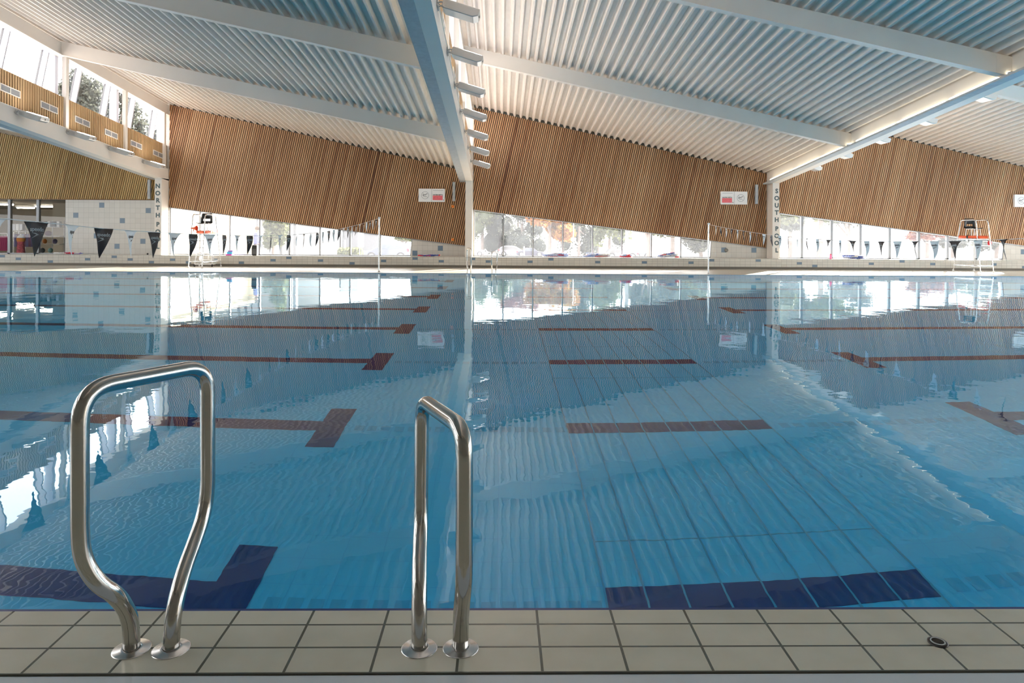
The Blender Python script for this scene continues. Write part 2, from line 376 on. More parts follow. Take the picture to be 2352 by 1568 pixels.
# cladding of tilted timber slats
def slat_panel(i, label):
    x0, x1 = BX[i]
    quad = [Vector((x0, 0, bline(i, x0))), Vector((x1, 0, bline(i, x1))), Vector((x1, 0, zd(i, x1, YW) - .0)), Vector((x0, 0, zd(i, x0, YW) - .0))]
    t = thing('slat_panel', (x0, YW, quad[0].z), label, 'cladding', 'slatted timber panels on the far wall')
    b = MB(); b.prism([(q.x, YW - .012, q.z) for q in quad], (0, .012, 0)); b.build('backing', 'dark', t)
    b = MB(); b.prism([(x0, YW - .006, zd(i, x0, YW)), (x1, YW - .006, zd(i, x1, YW)), (x1, YW - .006, zd(i, x1, YW) + .16), (x0, YW - .006, zd(i, x0, YW) + .16)], (0, .006, 0)); b.build('top_filler', 'filler', t)
    tilt = math.atan(SX) if i else math.atan(SX); dx, dz = math.sin(tilt), math.cos(tilt); nrm = Vector((dz, 0, -dx))
    pitch, w = .081, .050
    s = MB(); lo = min(nrm.dot(q) for q in quad); hi = max(nrm.dot(q) for q in quad); k = lo
    low = .5; rr = random.Random(i * 11 + 3); ph = [rr.uniform(0, 6.28) for _ in range(4)]
    while k < hi:
        poly = clip(clip(quad, nrm, k + w), -nrm, -k)
        if len(poly) >= 3:
            c = k * 1.0
            low = .43 + .13 * math.sin(c * 1.3 + ph[0]) * math.sin(c * .47 + ph[1]) + .07 * math.sin(c * 3.1 + ph[2])
            if i == 0: low += .1
            s.t = max(0, min(.8, low + rr.uniform(-.13, .13) - (.25 if rr.random() < .05 else 0)))
            s.prism([(p.x, YW - .04, p.z) for p in poly], (0, .028, 0))
        k += pitch
    s.build('slats', 'timber' if i else 'timber0', t)
    c = MB(); y = YW - .046
    c.prism([(x0, y, bline(i, x0) - .03), (x1, y, bline(i, x1) - .03), (x1, y, bline(i, x1)), (x0, y, bline(i, x0))], (0, .05, 0)); c.build('bottom_trim', 'frame' if i else 'timber0', t)
slat_panel(0, 'olive-toned slatted timber cladding above the shop window, left of the NORTH POOL column')
slat_panel(1, 'reddish slatted timber cladding between the NORTH POOL column and the centre column')
slat_panel(2, 'slatted timber cladding between the centre column and the SOUTH POOL column')
slat_panel(3, 'slatted timber cladding right of the SOUTH POOL column')

# windows of the far wall
mull = {0: [22.5, 88.], 1: [460.5, 529.5, 597.7, 666.6, 736, 805, 874], 2: [1156, 1224, 1292.4, 1360.6, 1428, 1495.5, 1563], 3: [1841, 1909, 1975, 2042, 2109, 2175, 2241]}
for i in range(4):
    a, b = win[i]; y0, y1 = YW + .06, YW + .16
    fr = MB()
    wd = .026 if i != 3 else .045
    if i == 0: wd = .05
    for px in mull[i]:
        x = zq(px, 560, YW + .1)[0]; fr.box(x - wd, x + wd, y0 - .02, y1, SILL, bline(i, x) + .02)
    fr.box(a, b, y0 - .02, y1, SILL, SILL + .035)
    fr.prism([(a, y0, bline(i, a) - .03), (wt[i], y0, bline(i, wt[i]) - .03), (wt[i], y0, bline(i, wt[i]) + .05), (a, y0, bline(i, a) + .05)], (0, .1, 0))
    fr.prism([(b - .03, y0 - .03, SILL), (b + .01, y0 - .03, SILL), (wt[i] + .01, y0 - .03, bline(i, wt[i])), (wt[i] - .03, y0 - .03, bline(i, wt[i]))], (0, .13, 0))
    fr.box(a, a + .03, y0, y1, SILL, bline(i, a))
    wobj = fr.build('window_%d' % (i + 1), 'frame'); struct(wobj)
    pn = MB(); pn.add([(a, YW + .11, SILL), (b, YW + .11, SILL), (wt[i], YW + .11, bline(i, wt[i])), (a, YW + .11, bline(i, a))], [[0, 1, 2, 3]])
    pn.build('pane', 'glass' if i else 'glass2', wobj)

# ---- columns with lettering
def column(x0, x1, label, letters=None, lx=None):
    t = thing('column', ((x0 + x1) / 2, 27.35, SILL), label, 'column')
    c = MB(); c.box(x0, x1, 27.35, YW, SILL, zb(27.35) + .02)
    c.build('shaft', 'white', t, bevel=.008)
    if letters:
        tx = MB()
        for ch, py in letters:
            o_ = P(lx, py, 27.35); put_text(tx, text_mesh(ch, .235, .001, .011), (o_.x, 27.348, o_.z), (1, 0, 0), (0, 0, 1))
        tx.build('lettering', 'letters', t)['label'] = 'grey vertical lettering'
column(-13.393, -13.125, 'white square column lettered NORTH POOL, left of the photo', [(c, y) for c, y in zip('NORTH', (427.5, 444, 460.5, 477.5, 494.5))] + [(c, y) for c, y in zip('POOL', (515.5, 532.5, 549.5, 566.5))], 362.5)
column(-1.375, -1.103, 'plain white square column in the middle of the far wall')
column(10.68, 10.94, 'white square column lettered SOUTH POOL, right of the photo', [(c, y) for c, y in zip('SOUTH', (439, 455.5, 472, 488.5, 505))] + [(c, y) for c, y in zip('POOL', (525.5, 542, 558.5, 575))], 1784)

# ---- roof deck, per bay
for i in range(4):
    m = MB(); x0, x1 = XV[i] - (0 if i else .3), XV[i + 1] - .13 + (.0 if i < 3 else .4); per = .25; D_ = .115
    xs = []; x = x0
    while x < x1:
        xs += [(x, 0), (x + .05, 0), (x + .095, D_), (x + .205, D_)]; x += per
    xs.append((x, 0)); n = len(xs); vs = []
    for Y in (YBACK - .2, YW + .35):
        for (xx, h) in xs: vs.append((xx, Y, zd(i, xx, Y) + h))
    m.add(vs, [[k, k + 1, n + k + 1, n + k] for k in range(n - 1)])
    T = .16                                   # insulated top skin
    a, b = xs[0][0] - .35, xs[-1][0] + .05
    m.prism([(a, YBACK - .2, zd(i, a, YBACK - .2) + T), (b, YBACK - .2, zd(i, b, YBACK - .2) + T), (b, YBACK - .2, zd(i, b, YBACK - .2) + T + .1), (a, YBACK - .2, zd(i, a, YBACK - .2) + T + .1)], (0, YW + .7 - YBACK + .2, -SY * (YW + .7 - YBACK + .2)))
    struct(m.build('ceiling', 'deck_metal'))
def ybox(mb, x0, x1, za, zb_, ya=YBACK, yb=None, mi=0):      # box running with the roof fall; za/zb_ offsets from zb(Y)
    yb = YW if yb is None else yb
    q = lambda Y: [(x0, Y, zb(Y) + za), (x1, Y, zb(Y) + za), (x1, Y, zb(Y) + zb_), (x0, Y, zb(Y) + zb_)]
    mb.hexa(q(ya), q(yb), mi)
NM = ['', 'over the NORTH POOL column', 'over the centre column', 'over the SOUTH POOL column']
POSTY = [28.15 - 3.36 * k for k in range(0, 10)]
for i in range(1, 5):
    X = XV[i]; lab = NM[i] if i < 4 else 'at the far right edge of the hall'
    # valley beam
    t = thing('valley_beam', (X, 27.35, zb(27.35)), 'long white box beam of the roof valley ' + lab, 'beam', 'valley beams')
    b = MB(); ybox(b, X - .135, X + .135, 0, .46); b.build('box_section', 'white', t)
    b = MB(); ybox(b, X - .15, X - .135, .12, .55); ybox(b, X - .02, X + .15, .455, .475); b.build('side_plate', 'white', t)
    # light tray on the low side of the roof
    if i < 4:
        t = thing('light_tray', (X - .3, 27.3, zb(27.3)), 'galvanised light tray fixed along the valley beam ' + lab, 'light tray', 'uplight trays')
        b = MB(); ybox(b, X - .38, X - .137, 0.0, .012, YBACK, 27.7); ybox(b, X - .385, X - .375, 0, .05, YBACK, 27.7); b.build('tray_plate', 'galv', t)
        for k in range(5):
            Y = 20.98 - 6.72 * k
            b = MB()
            if Y > YBACK: b.hexa([(X - .36, Y - .05, zb(Y) + .02), (X - .15, Y - .05, zb(Y) + .02), (X - .15, Y + .05, zb(Y) + .02), (X - .36, Y + .05, zb(Y) + .02)], [(X - .36, Y - .05, zb(Y) + .09), (X - .15, Y - .05, zb(Y) + .09), (X - .15, Y + .05, zb(Y) + .09), (X - .36, Y + .05, zb(Y) + .09)]); b.build('bracket', 'galv', t)
        Y = 27.55; idx = 0; first = None
        lp_spots = []
        for r_ in range(4):
            ytop = 27.7 - 6.72 * r_ if r_ else 27.6
            for k in range(3): lp_spots.append(ytop - .28 - k * 2.16)
        for q, ys in enumerate(lp_spots):
            ye = ys - 2.02
            if ye < YBACK: continue
            wh = ('nearest the far wall' if q == 0 else '%s from far wall' % ['first', 'second', 'third', 'fourth', 'fifth', 'sixth', 'seventh', 'eighth', 'ninth', 'tenth', 'eleventh', 'twelfth'][q])
            t2 = thing('uplight', (X - .26, ys, zb(ys) + .03), 'lit tube uplight, %s, in the tray %s' % (wh, lab), 'light fixture', 'uplights in the tray ' + lab)
            b = MB(); ybox(b, X - .30, X - .16, .05, .075, ye, ys); ybox(b, X - .30, X - .16, .012, .05, ys - .3, ys - .2); ybox(b, X - .30, X - .16, .012, .05, ye + .2, ye + .3); b.build('housing', 'white', t2)
            b = MB(); b.tube([(X - .24, ye + .04, zb(ye + .04) + .115), (X - .24, ys - .04, zb(ys - .04) + .115)], .036, 10); b.build('tube', 'lamp', t2)
    # clerestory above this beam
    if i < 4:
        xw = X + .045
        t = thing('clerestory_cladding', (xw, 27.4, zb(27.4) + .48), 'band of upright timber slats below the high windows ' + lab, 'cladding', 'clerestory slat bands')
        b = MB(); ybox(b, xw - .03, xw - .015, .48, 1.40, YBACK, YW); b.build('backing', 'dark', t)
        s = MB(); rr = random.Random(i); y = YBACK
        while y < YW - .03:
            s.t = .52 + rr.uniform(-.1, .13); ybox(s, xw - .015, xw + .015, .48, 1.40, y, y + .062); y += .102
        s.build('slats', 'timberc', t)
        vc = MB()
        # ventilation grilles set in the band
        for k in range(14):
            yc = 27.2 - 1.63 * k
            if i != 1 and k > 9: continue
            if yc < YBACK + 1: continue
            g = thing('air_grille', (xw + .015, yc, zb(yc) + .8), 'white air grille, %s from far wall, %s' % (['first', 'second', 'third', 'fourth', 'fifth', 'sixth', 'seventh', 'eighth', 'ninth', 'tenth', 'eleventh', 'twelfth', 'thirteenth', 'fourteenth'][k], lab), 'vent', 'air grilles ' + lab)
            b = MB(); x_a, x_b = xw + .016, xw + .035
            for za, zb2, ya, yb2 in ((.80, .825, -.39, .39), (.975, 1.0, -.39, .39), (.825, .975, -.39, -.36), (.825, .975, .36, .39), (.825, .975, -.015, .015)): ybox(b, x_a, x_b, za, zb2, yc + ya, yc + yb2)
            b.build('frame', 'white', g)
            b = MB(); ybox(b, x_a, x_a + .006, .825, .975, yc - .36, yc + .36)
            for q in range(5): ybox(b, x_a + .006, x_a + .014, .838 + q * .029, .846 + q * .029, yc - .35, yc + .35)
            b.build('louvres', 'frame', g)
        # sloping head beam
        t = thing('head_beam', (X, 27.4, zb(27.4) + 2.6), 'white steel edge beam above the high windows ' + lab, 'beam', 'clerestory head beams')
        b = MB(); ybox(b, X - .10, X + .10, 2.62, 3.0); ybox(b, X - .13, X + .13, 2.60, 2.625); b.build('box_section', 'white', t)
        # posts
        for k, yp in enumerate(POSTY):
            if yp < YBACK: continue
            if k > 8: continue
            if k == 0: yp = 27.62
            wh = ['at the far wall', 'one from the far wall', 'two from the far wall', 'three from the far wall', 'four from the far wall', 'five from the far wall', 'six from the far wall', 'seven from the far wall', 'eight from the far wall', ''][k]
            b = MB(); b.hexa([(X - .02 + .03, yp - .07, zb(yp - .07) + .46), (X + .135, yp - .07, zb(yp - .07) + .46), (X + .135, yp + .07, zb(yp + .07) + .46), (X + .01, yp + .07, zb(yp + .07) + .46)], [(X + .01, yp - .07, zb(yp - .07) + 2.62), (X + .135, yp - .07, zb(yp - .07) + 2.62), (X + .135, yp + .07, zb(yp + .07) + 2.62), (X + .01, yp + .07, zb(yp + .07) + 2.62)])
            tag(b.build('clerestory_post', 'white', origin=(X + .07, yp, zb(yp) + .46)), 'slim white post %s on the beam %s' % (wh, lab), 'post', 'clerestory posts ' + lab)
        # glazing with leaning mullions
        gx = X - .30; fr = MB(); y = 27.15
        while y > YBACK + .5:
            q = [(gx - .03, y, zb(y) + 1.28), (gx + .16, y, zb(y) + 1.28), (gx + .16, y + .05, zb(y) + 1.28), (gx - .03, y + .05, zb(y) + 1.28)]
            dy = .40; q2 = [(a_, b_ + dy, zb(b_ + dy) + 2.72) for a_, b_, c_ in q]; fr.hexa(q, q2, 0); q = [(a_ - (.0 if k_ in (1, 2) else .03), b_ - .012, c_) for k_, (a_, b_, c_) in enumerate(q)]; q[1] = (gx - .01,) + q[1][1:]; q[2] = (gx - .01,) + q[2][1:]; fr.hexa(q, [(a_, b_ + dy, zb(b_ + dy) + 2.72) for a_, b_, c_ in q], 1); y -= 1.64
        for yp in POSTY: ybox(fr, gx - .05, gx + .2, 1.33, 2.7, yp - .22, yp - .08, 0)
        ybox(fr, gx - .05, gx + .33, 1.30, 1.35, YBACK, YW, 0); ybox(fr, gx - .05, gx + .25, 2.68, 2.74, YBACK, YW, 0)
        ybox(fr, gx - .05, gx + .05, .74, 1.3, YBACK, YW, 0)
        wobj = struct(fr.build('window_%d' % (i + 4), ['framew', 'grey']))
        pn = MB(); pn.add([(gx, YBACK, zb(YBACK) + 1.3), (gx, YW, zb(YW) + 1.3), (gx, YW, zb(YW) + 2.7), (gx, YBACK, zb(YBACK) + 2.7)], [[0, 1, 2, 3]]); pn.build('pane', 'glass2', wobj)
# rafters
RY = [27.98 - 6.72 * k for k in range(1, 5)]
for i in range(4):
    for k, Y in enumerate(RY):
        if Y < YBACK: continue
        x0, x1 = XV[i] + .02, XV[i + 1] - .137
        t = thing('rafter', (x1, Y, zd(i, x1, Y) - .4), 'white steel rafter, %s from far wall, in the roof bay %s' % (['first', 'second', 'third', 'fourth'][k], ['at the far left', 'of the north pool', 'of the middle', 'at the right'][i]), 'beam', 'rafters')
        def pr(mb, ya, yb, zl, zh): mb.prism([(x0, ya, zd(i, x0, ya) + zl), (x1, ya, zd(i, x1, ya) + zl), (x1, ya, zd(i, x1, ya) + zh), (x0, ya, zd(i, x0, ya) + zh)], (0, yb - ya, 0))
        b = MB(); pr(b, Y - .085, Y + .085, -.40, -.005); b.build('web', 'white', t)
        b = MB(); pr(b, Y - .105, Y + .105, -.425, -.40); b.build('flange', 'white', t)
        b = MB(); b.prism([(x1 - .35, Y - .09, zd(i, x1 - .35, Y) - .40), (x1 - .34, Y - .09, zd(i, x1, Y) - .325), (x1 - .34, Y - .09, zd(i, x1, Y) + .05), (x1 - .35, Y - .09, zd(i, x1, Y) + .05)], (0, .18, 0)); b.build('end_plate', 'white', t)
# floodlights along the valley beams
def flood(label, group):
    t = thing('floodlight', (0, 0, 0), label, 'floodlight', group)
    def T(x, z): a = math.radians(-17); return (x * math.cos(a) - z * math.sin(a), x * math.sin(a) + z * math.cos(a))
    def body(x0, x1, z0, z1, y0, y1, ch=.0):
        pts = [(x0, z0 + .03), (x0 + .05, z0), (x1 - .08, z0), (x1, z0 + .05), (x1, z1), (x0, z1)]
        return [(T(x, z)[0], y0, T(x, z)[1]) for x, z in pts], (0, y1 - y0, 0)
    b = MB(); b.prism(*body(.10, .74, -.09, .07, -.19, .19)); b.build('housing', 'silver', t, bevel=.012)
    b = MB(); pts = [(.30, .072), (.70, .072), (.70, .078), (.30, .078)]; b.prism([(T(x, z)[0], -.15, T(x, z)[1]) for x, z in pts], (0, .30, 0)); b.build('reflector_cover', 'floodlit', t)
    b = MB()
    for k in range(9):
        x = .13 + k * .018; b.prism([(T(x, .0)[0], -.197, T(x, -.06)[1]), (T(x + .008, 0)[0], -.197, T(x + .008, -.06)[1]), (T(x + .008, 0)[0], -.197, T(x + .008, .04)[1]), (T(x, 0)[0], -.197, T(x, .04)[1])], (0, .394, 0))
    b.build('cooling_fins', 'silver', t)
    b = MB(); b.box(.742, .75, -.012, .012, -.235, -.175); 
    p = T(.745, 0); b.v = [(v[0] - .035, v[1], v[2] - .0) for v in b.v]; b.build('end_slot', 'black', t)
    b = MB(); b.tube([(0, -.1, -.02), (.06, -.1, .0), (.16, -.1, -.03)], .012, 8); b.tube([(0, .1, -.02), (.06, .1, .0), (.16, .1, -.03)], .012, 8); b.box(-.01, .005, -.14, .14, -.08, .04); b.build('bracket', 'galv', t)
    b = MB(); b.tube(smooth([(0, -.18, -.03), (.08, -.22, -.12), (.12, -.12, -.11), (.14, -.05, -.04)]), .006, 6); b.build('cable', 'frame', t)
    return t
f0 = None
cnt = {1: 9, 2: 10, 3: 9}  # nearer floodlights of each row are unseen, added to light the ceiling
for i in (1, 2, 3):
    for k in range(cnt[i]):
        Y = (26.0 if i == 1 else 25.45) - 2.24 * k
        lab = 'silver floodlight, %s from far wall, on the beam %s' % (['first', 'second', 'third', 'fourth', 'fifth', 'sixth', 'seventh', 'eighth', 'ninth', 'tenth'][k], NM[i])
        grp = 'floodlights on the beam ' + NM[i]
        if f0 is None: f0 = flood(lab, grp); o = f0
        else: o = copy_tree(f0); o['label'] = lab; o['group'] = grp
        o.location = (XV[i] + .145, Y, zb(Y) + .40)
for o in COL.objects:
    pass

# ---- other walls of the hall (behind and beside the camera)
m = MB(); m.box(-26, 23.5, YBACK - .3, YBACK, -.3, 10.5)
M['wallwarm'] = mottle(mat('warm_grey_wall', (.22, .20, .165), .6), (.22, .20, .165), .15, .8)
struct(m.build('wall_front', 'wallwarm'))
m = MB(); m.box(-26, -25.7, YBACK, YW, -.3, 1.0); m.box(-26, -25.7, YBACK, YW, 2.2, 5.6); struct(m.build('wall_left', 'white'))
m = MB(); m.box(23.2, 23.5, YBACK, YW, -.3, 1.0); m.box(23.2, 23.5, YBACK, YW, 2.9, 4.2); struct(m.build('wall_right', 'white'))

# ---- grab rails by the camera and across the pool
def rail(name, pts, feet, label, r=.0237, n=20):
    t = thing('grab_rail', (feet[0][0], feet[0][1], .004), label, 'handrail', 'grab rails')
    b = MB(); b.tube(pts, r, n); b.build('tube', 'steel', t)
    for fx, fy in feet:
        b = MB(); b.lathe([(.0001, .0), (.0545, .0), (.0545, .0015), (.052, .003), (.031, .005), (.0275, .008), (.0245, .006)], (fx, fy, .004), 32); b.build('flange', 'steel2', t)
def pp(l): return [P(x, y, Y) for x, y, Y in l]
A = pp([(302.5, 1489, 2.108), (302, 1462, 2.106), (299, 1425, 2.09), (288, 1393, 2.055), (262, 1362, 2.0), (228, 1342, 1.965), (200, 1305, 1.945), (186, 1262, 1.937), (183.5, 1205, 1.936)])
B = pp([(476.5, 1118, 2.36), (473, 1158, 2.357), (461, 1205, 2.325), (443, 1254, 2.27), (424, 1305, 2.2), (408, 1360, 2.14), (397, 1420, 2.11), (393, 1487, 2.108)])
top = fillet(pp([(183.5, 1190, 1.936), (183.5, 893, 1.936), (477, 838, 2.36), (477, 1100, 2.36)]), .10, 10)
pts = smooth(A, 2) + top + smooth(B, 2)
pts[0].z = .004; pts[-1].z = .004
FA, FB = (pts[0].x, pts[0].y), (pts[-1].x, pts[-1].y)
rail('grab_rail', pts, (FA, FB), 'taller polished steel grab rail with two feet, on the near coping at left')
A = pp([(963, 1491, 2.108), (963, 1420, 2.112), (963, 1353, 2.14), (963.5, 1290, 2.20), (965, 1240, 2.27), (967, 1190, 2.315), (967, 1140, 2.32)])
B = pp([(1066, 1290, 1.91), (1065.5, 1330, 1.925), (1063.5, 1360, 1.965), (1060.5, 1392, 2.03), (1058, 1430, 2.085), (1058, 1491, 2.108)])
top = fillet(pp([(967, 1130, 2.32), (969, 917, 2.32), (1066.5, 985, 1.91), (1066, 1280, 1.91)]), .085, 10)
pts = smooth(A, 2) + top + smooth(B, 2)
pts[0].z = .004; pts[-1].z = .004
FA, FB = (pts[0].x, pts[0].y), (pts[-1].x, pts[-1].y)
rail('grab_rail', pts, (FA, FB), 'shorter polished steel grab rail with two feet, on the near coping at centre')
def farrail(xo, xi, h, fo, fi, label):
    pts = smooth([(fo, 23.5, .004), (fo, 23.5, .1), (xo, 23.62, .25), (xo, 23.66, .38)], 2) + fillet([(xo, 23.66, .4), (xo, 23.66, h), (xi, 23.26, h - .01), (xi, 23.26, .45)], .09, 8) + smooth([(xi, 23.26, .42), (xi, 23.3, .28), (fi, 23.44, .12), (fi, 23.5, .004)], 2)
    rail('grab_rail', pts, ((fo, 23.5), (fi, 23.5)), label, .021, 12)
farrail(-1.12, -.965, .82, -1.10, -.985, 'small distant steel grab rail in front of the centre column')
farrail(-.11, -.29, .71, -.15, -.27, 'small distant steel grab rail just right of the centre column')
# rubber socket in the coping
b = MB(); c = G(2154, 1476, .004)
t = thing('deck_socket', c, 'round black rubber socket with steel ring, set in the near coping at right', 'deck fitting')
b.lathe([(.0285, .0), (.0285, .004), (.021, .005), (.0205, .001)], c, 28); b.build('rubber_ring', 'black', t)
b = MB(); b.lathe([(.0215, .004), (.0205, .0065), (.0175, .0065), (.0170, .001)], c, 28); b.build('steel_ring', 'galv', t)
b = MB(); b.lathe([(.0001, .0052), (.0172, .0052), (.0176, .0)], c, 28); b.build('hole', 'dark', t)

# ---- flag lines
LX, RX = -4.1, 7.08
Lz = [(1.9, 1.66), (4, 1.46), (5.75, 1.364), (6.61, 1.327), (7.38, 1.29), (8.44, 1.26), (9.44, 1.240), (11.8, 1.217), (13.78, 1.235), (16.1, 1.30), (18.9, 1.45), (20.7, 1.57), (23.75, 1.81)]
Rz = [(1.9, 1.72), (6, 1.42), (8, 1.30), (9.48, 1.249), (9.86, 1.235), (10.85, 1.21), (11.9, 1.195), (13, 1.186), (14.05, 1.19), (15.1, 1.205), (16.1, 1.23), (18.6, 1.33), (21.5, 1.51), (23.75, 1.68)]
def lerp(T, y):
    for (a, b), (c, d) in zip(T, T[1:]):
        if y <= c: return b + (d - b) * (y - a) / (c - a)
    return T[-1][1]
tm_logo = text_mesh('speedo', .058, .0006, .0012)
def flag(kind, curl, side):
    t = thing('pennant_flag', (0, 0, 0), '', 'flag')
    sgn = 1 if side == 'L' else -1; rr = random.Random(curl * 7 + 1); a1, a2, ph = rr.uniform(.015, .04), rr.uniform(-.5, .5), rr.uniform(0, 3)
    def D(u, v):      # u along the line -.5...5, v down 0..1 -> point (x,y,z)
        hw = .122 * (1 - v) ** 1.08 * (1 - .16 * math.sin(v * math.pi))
        if v < .02: hw = .127
        off = a1 * math.sin(u * 3.4 + ph) * v ** .5 * (1 - v) * 1.6 + a1 * .8 * math.cos(v * 3 + ph) * v
        sh = .035 * a2 * math.sin(v * 2.2)
        return (sgn * off, sgn * (2 * u * hw * (1 - .25 * abs(a2) * math.sin(v * 3))) + sh, -.305 * v - .012 * (2 * u) ** 2 * (1 - v) * a2)
    b = MB(); nu, nv = 8, 12
    for dx in (0, -.0012 * sgn):
        vs = []
        for j in range(nv + 1):
            for i in range(nu + 1): p = D(i / nu - .5, j / nv); vs.append((p[0] + dx, p[1], p[2]))
        b.add(vs, [[j * (nu + 1) + i, j * (nu + 1) + i + 1, (j + 1) * (nu + 1) + i + 1, (j + 1) * (nu + 1) + i] for j in range(nv) for i in range(nu)], 0, True)
    b.tube([D(-.5, 0), D(0, 0), D(.5, 0)], .004, 6); b.build('cloth', 'flagb' if kind == 'b' else 'flagw', t)
    lg = MB()
    def put(x, z, n):   # x reading direction metres, z up metres from the top edge
        v = -z / .305; hw = max(.03, .122 * (1 - v) ** 1.08 * (1 - .16 * math.sin(v * math.pi))); p = D(max(-.5, min(.5, x / (2 * hw))), v)
        return (p[0] + sgn * (.0022 + n), p[1], p[2])
    vs = [put(v.x * .80, -.062 + v.y * .9, v.z) for v in tm_logo[0]]; lg.add(vs, tm_logo[1])
    bo = [(-.075, -.145), (-.055, -.125), (-.02, -.115), (-.035, -.105), (-.065, -.098), (.0, -.100), (.07, -.104), (.035, -.114), (-.01, -.126)]
    bo = [(-.062, -.140), (-.010, -.108), (-.05, -.093), (.056, -.093), (-.0, -.115)]
    for tri in ((0, 1, 4), (1, 3, 4), (1, 2, 3)):
        q = [bo[k] for k in tri]; seg = []
        lg.add([put(x, z, 0) for x, z in q], [[0, 1, 2]])
    lg.build('logo', 'flagw' if kind == 'b' else 'flagb', t)
    return t
NUMW = ['first', 'second', 'third', 'fourth', 'fifth', 'sixth', 'seventh', 'eighth', 'ninth', 'tenth', 'eleventh', 'twelfth', 'thirteenth', 'fourteenth', 'fifteenth', 'sixteenth', 'seventeenth', 'eighteenth', 'nineteenth', 'twentieth']
def ordn(n):
    if n < 20: return NUMW[n]
    return ('twenty-' if n < 29 else 'thirty-') + NUMW[(n + 1) % 10 - 1] if (n + 1) % 10 else {29: 'thirtieth'}[n]
protos = {}
def line(side, X, T, y0, n0, n1, c0):
    ys = [y0 + .5275 * n for n in range(n0, n1 + 1)]
    s = MB(); yy = [1.95 + .25 * k for k in range(int((23.72 - 1.95) / .25) + 1)] + [23.74]
    s.tube([(X, y, lerp(T, y)) for y in yy], .0045, 6)
    tag(s.build('flag_line', 'whitep', origin=(X, 12, 1.2)), 'thin white cord of the %s flag line strung across the pool' % ('left' if side == 'L' else 'right'), 'cord')
    for q, y in enumerate(ys):
        n = n0 + q; kind = 'b' if (n % 2 == 0) == c0 else 'w'; curl = (q * 5 + (3 if side == 'R' else 0)) % 4
        if kind + str(curl) + side not in protos: f = flag(kind, curl, side); protos[kind + str(curl) + side] = f
        else: f = copy_tree(protos[kind + str(curl) + side])
        f.location = (X, y, lerp(T, y) - .004)
        slope = (lerp(T, y + .13) - lerp(T, y - .13)) / .26; f.rotation_euler = (math.atan(slope), 0, random.uniform(-.25, .25) if q < 9 else random.uniform(-.05, .45) * (1 if side == 'L' else -1))
        rank = len(ys) - 1 - q
        pos = ('%s from the far post' % ordn(rank)) if rank < q else ('%s from the camera end' % ordn(q))
        f['label'] = '%s triangular pennant, %s, on the %s flag line' % ('black' if kind == 'b' else 'white', pos, 'left' if side == 'L' else 'right')
        f['category'] = 'flag'; f['group'] = 'pennants on the %s flag line' % ('left' if side == 'L' else 'right')
    for Y, w in ((23.75, 'far'), (1.9, 'near')):
        t = thing('flag_post', (X, Y, .004), 'slim steel post holding the %s flag line at the %s pool edge' % ('left' if side == 'L' else 'right', w), 'post', 'flag posts')
        h = lerp(T, Y)
        b = MB(); b.tube([(X, Y, .004), (X, Y, h + .03)], .024, 14); b.build('pole', 'steel2', t)
        b = MB(); b.lathe([(.06, 0), (.06, .012), (.03, .02), (.026, .05)], (X, Y, .004), 20); b.build('foot', 'steel2', t)
        b = MB(); b.tube([(X, Y, h + .0), (X, Y, h + .05)], .034, 12); b.box(X - .015, X + .05, Y - .02, Y + .02, h + .0, h + .04); b.build('clamp', 'whitep', t)
line('L', LX, Lz, 6.26, -1, 32, True)
line('R', RX, Rz, 9.75, 0, 25, True)

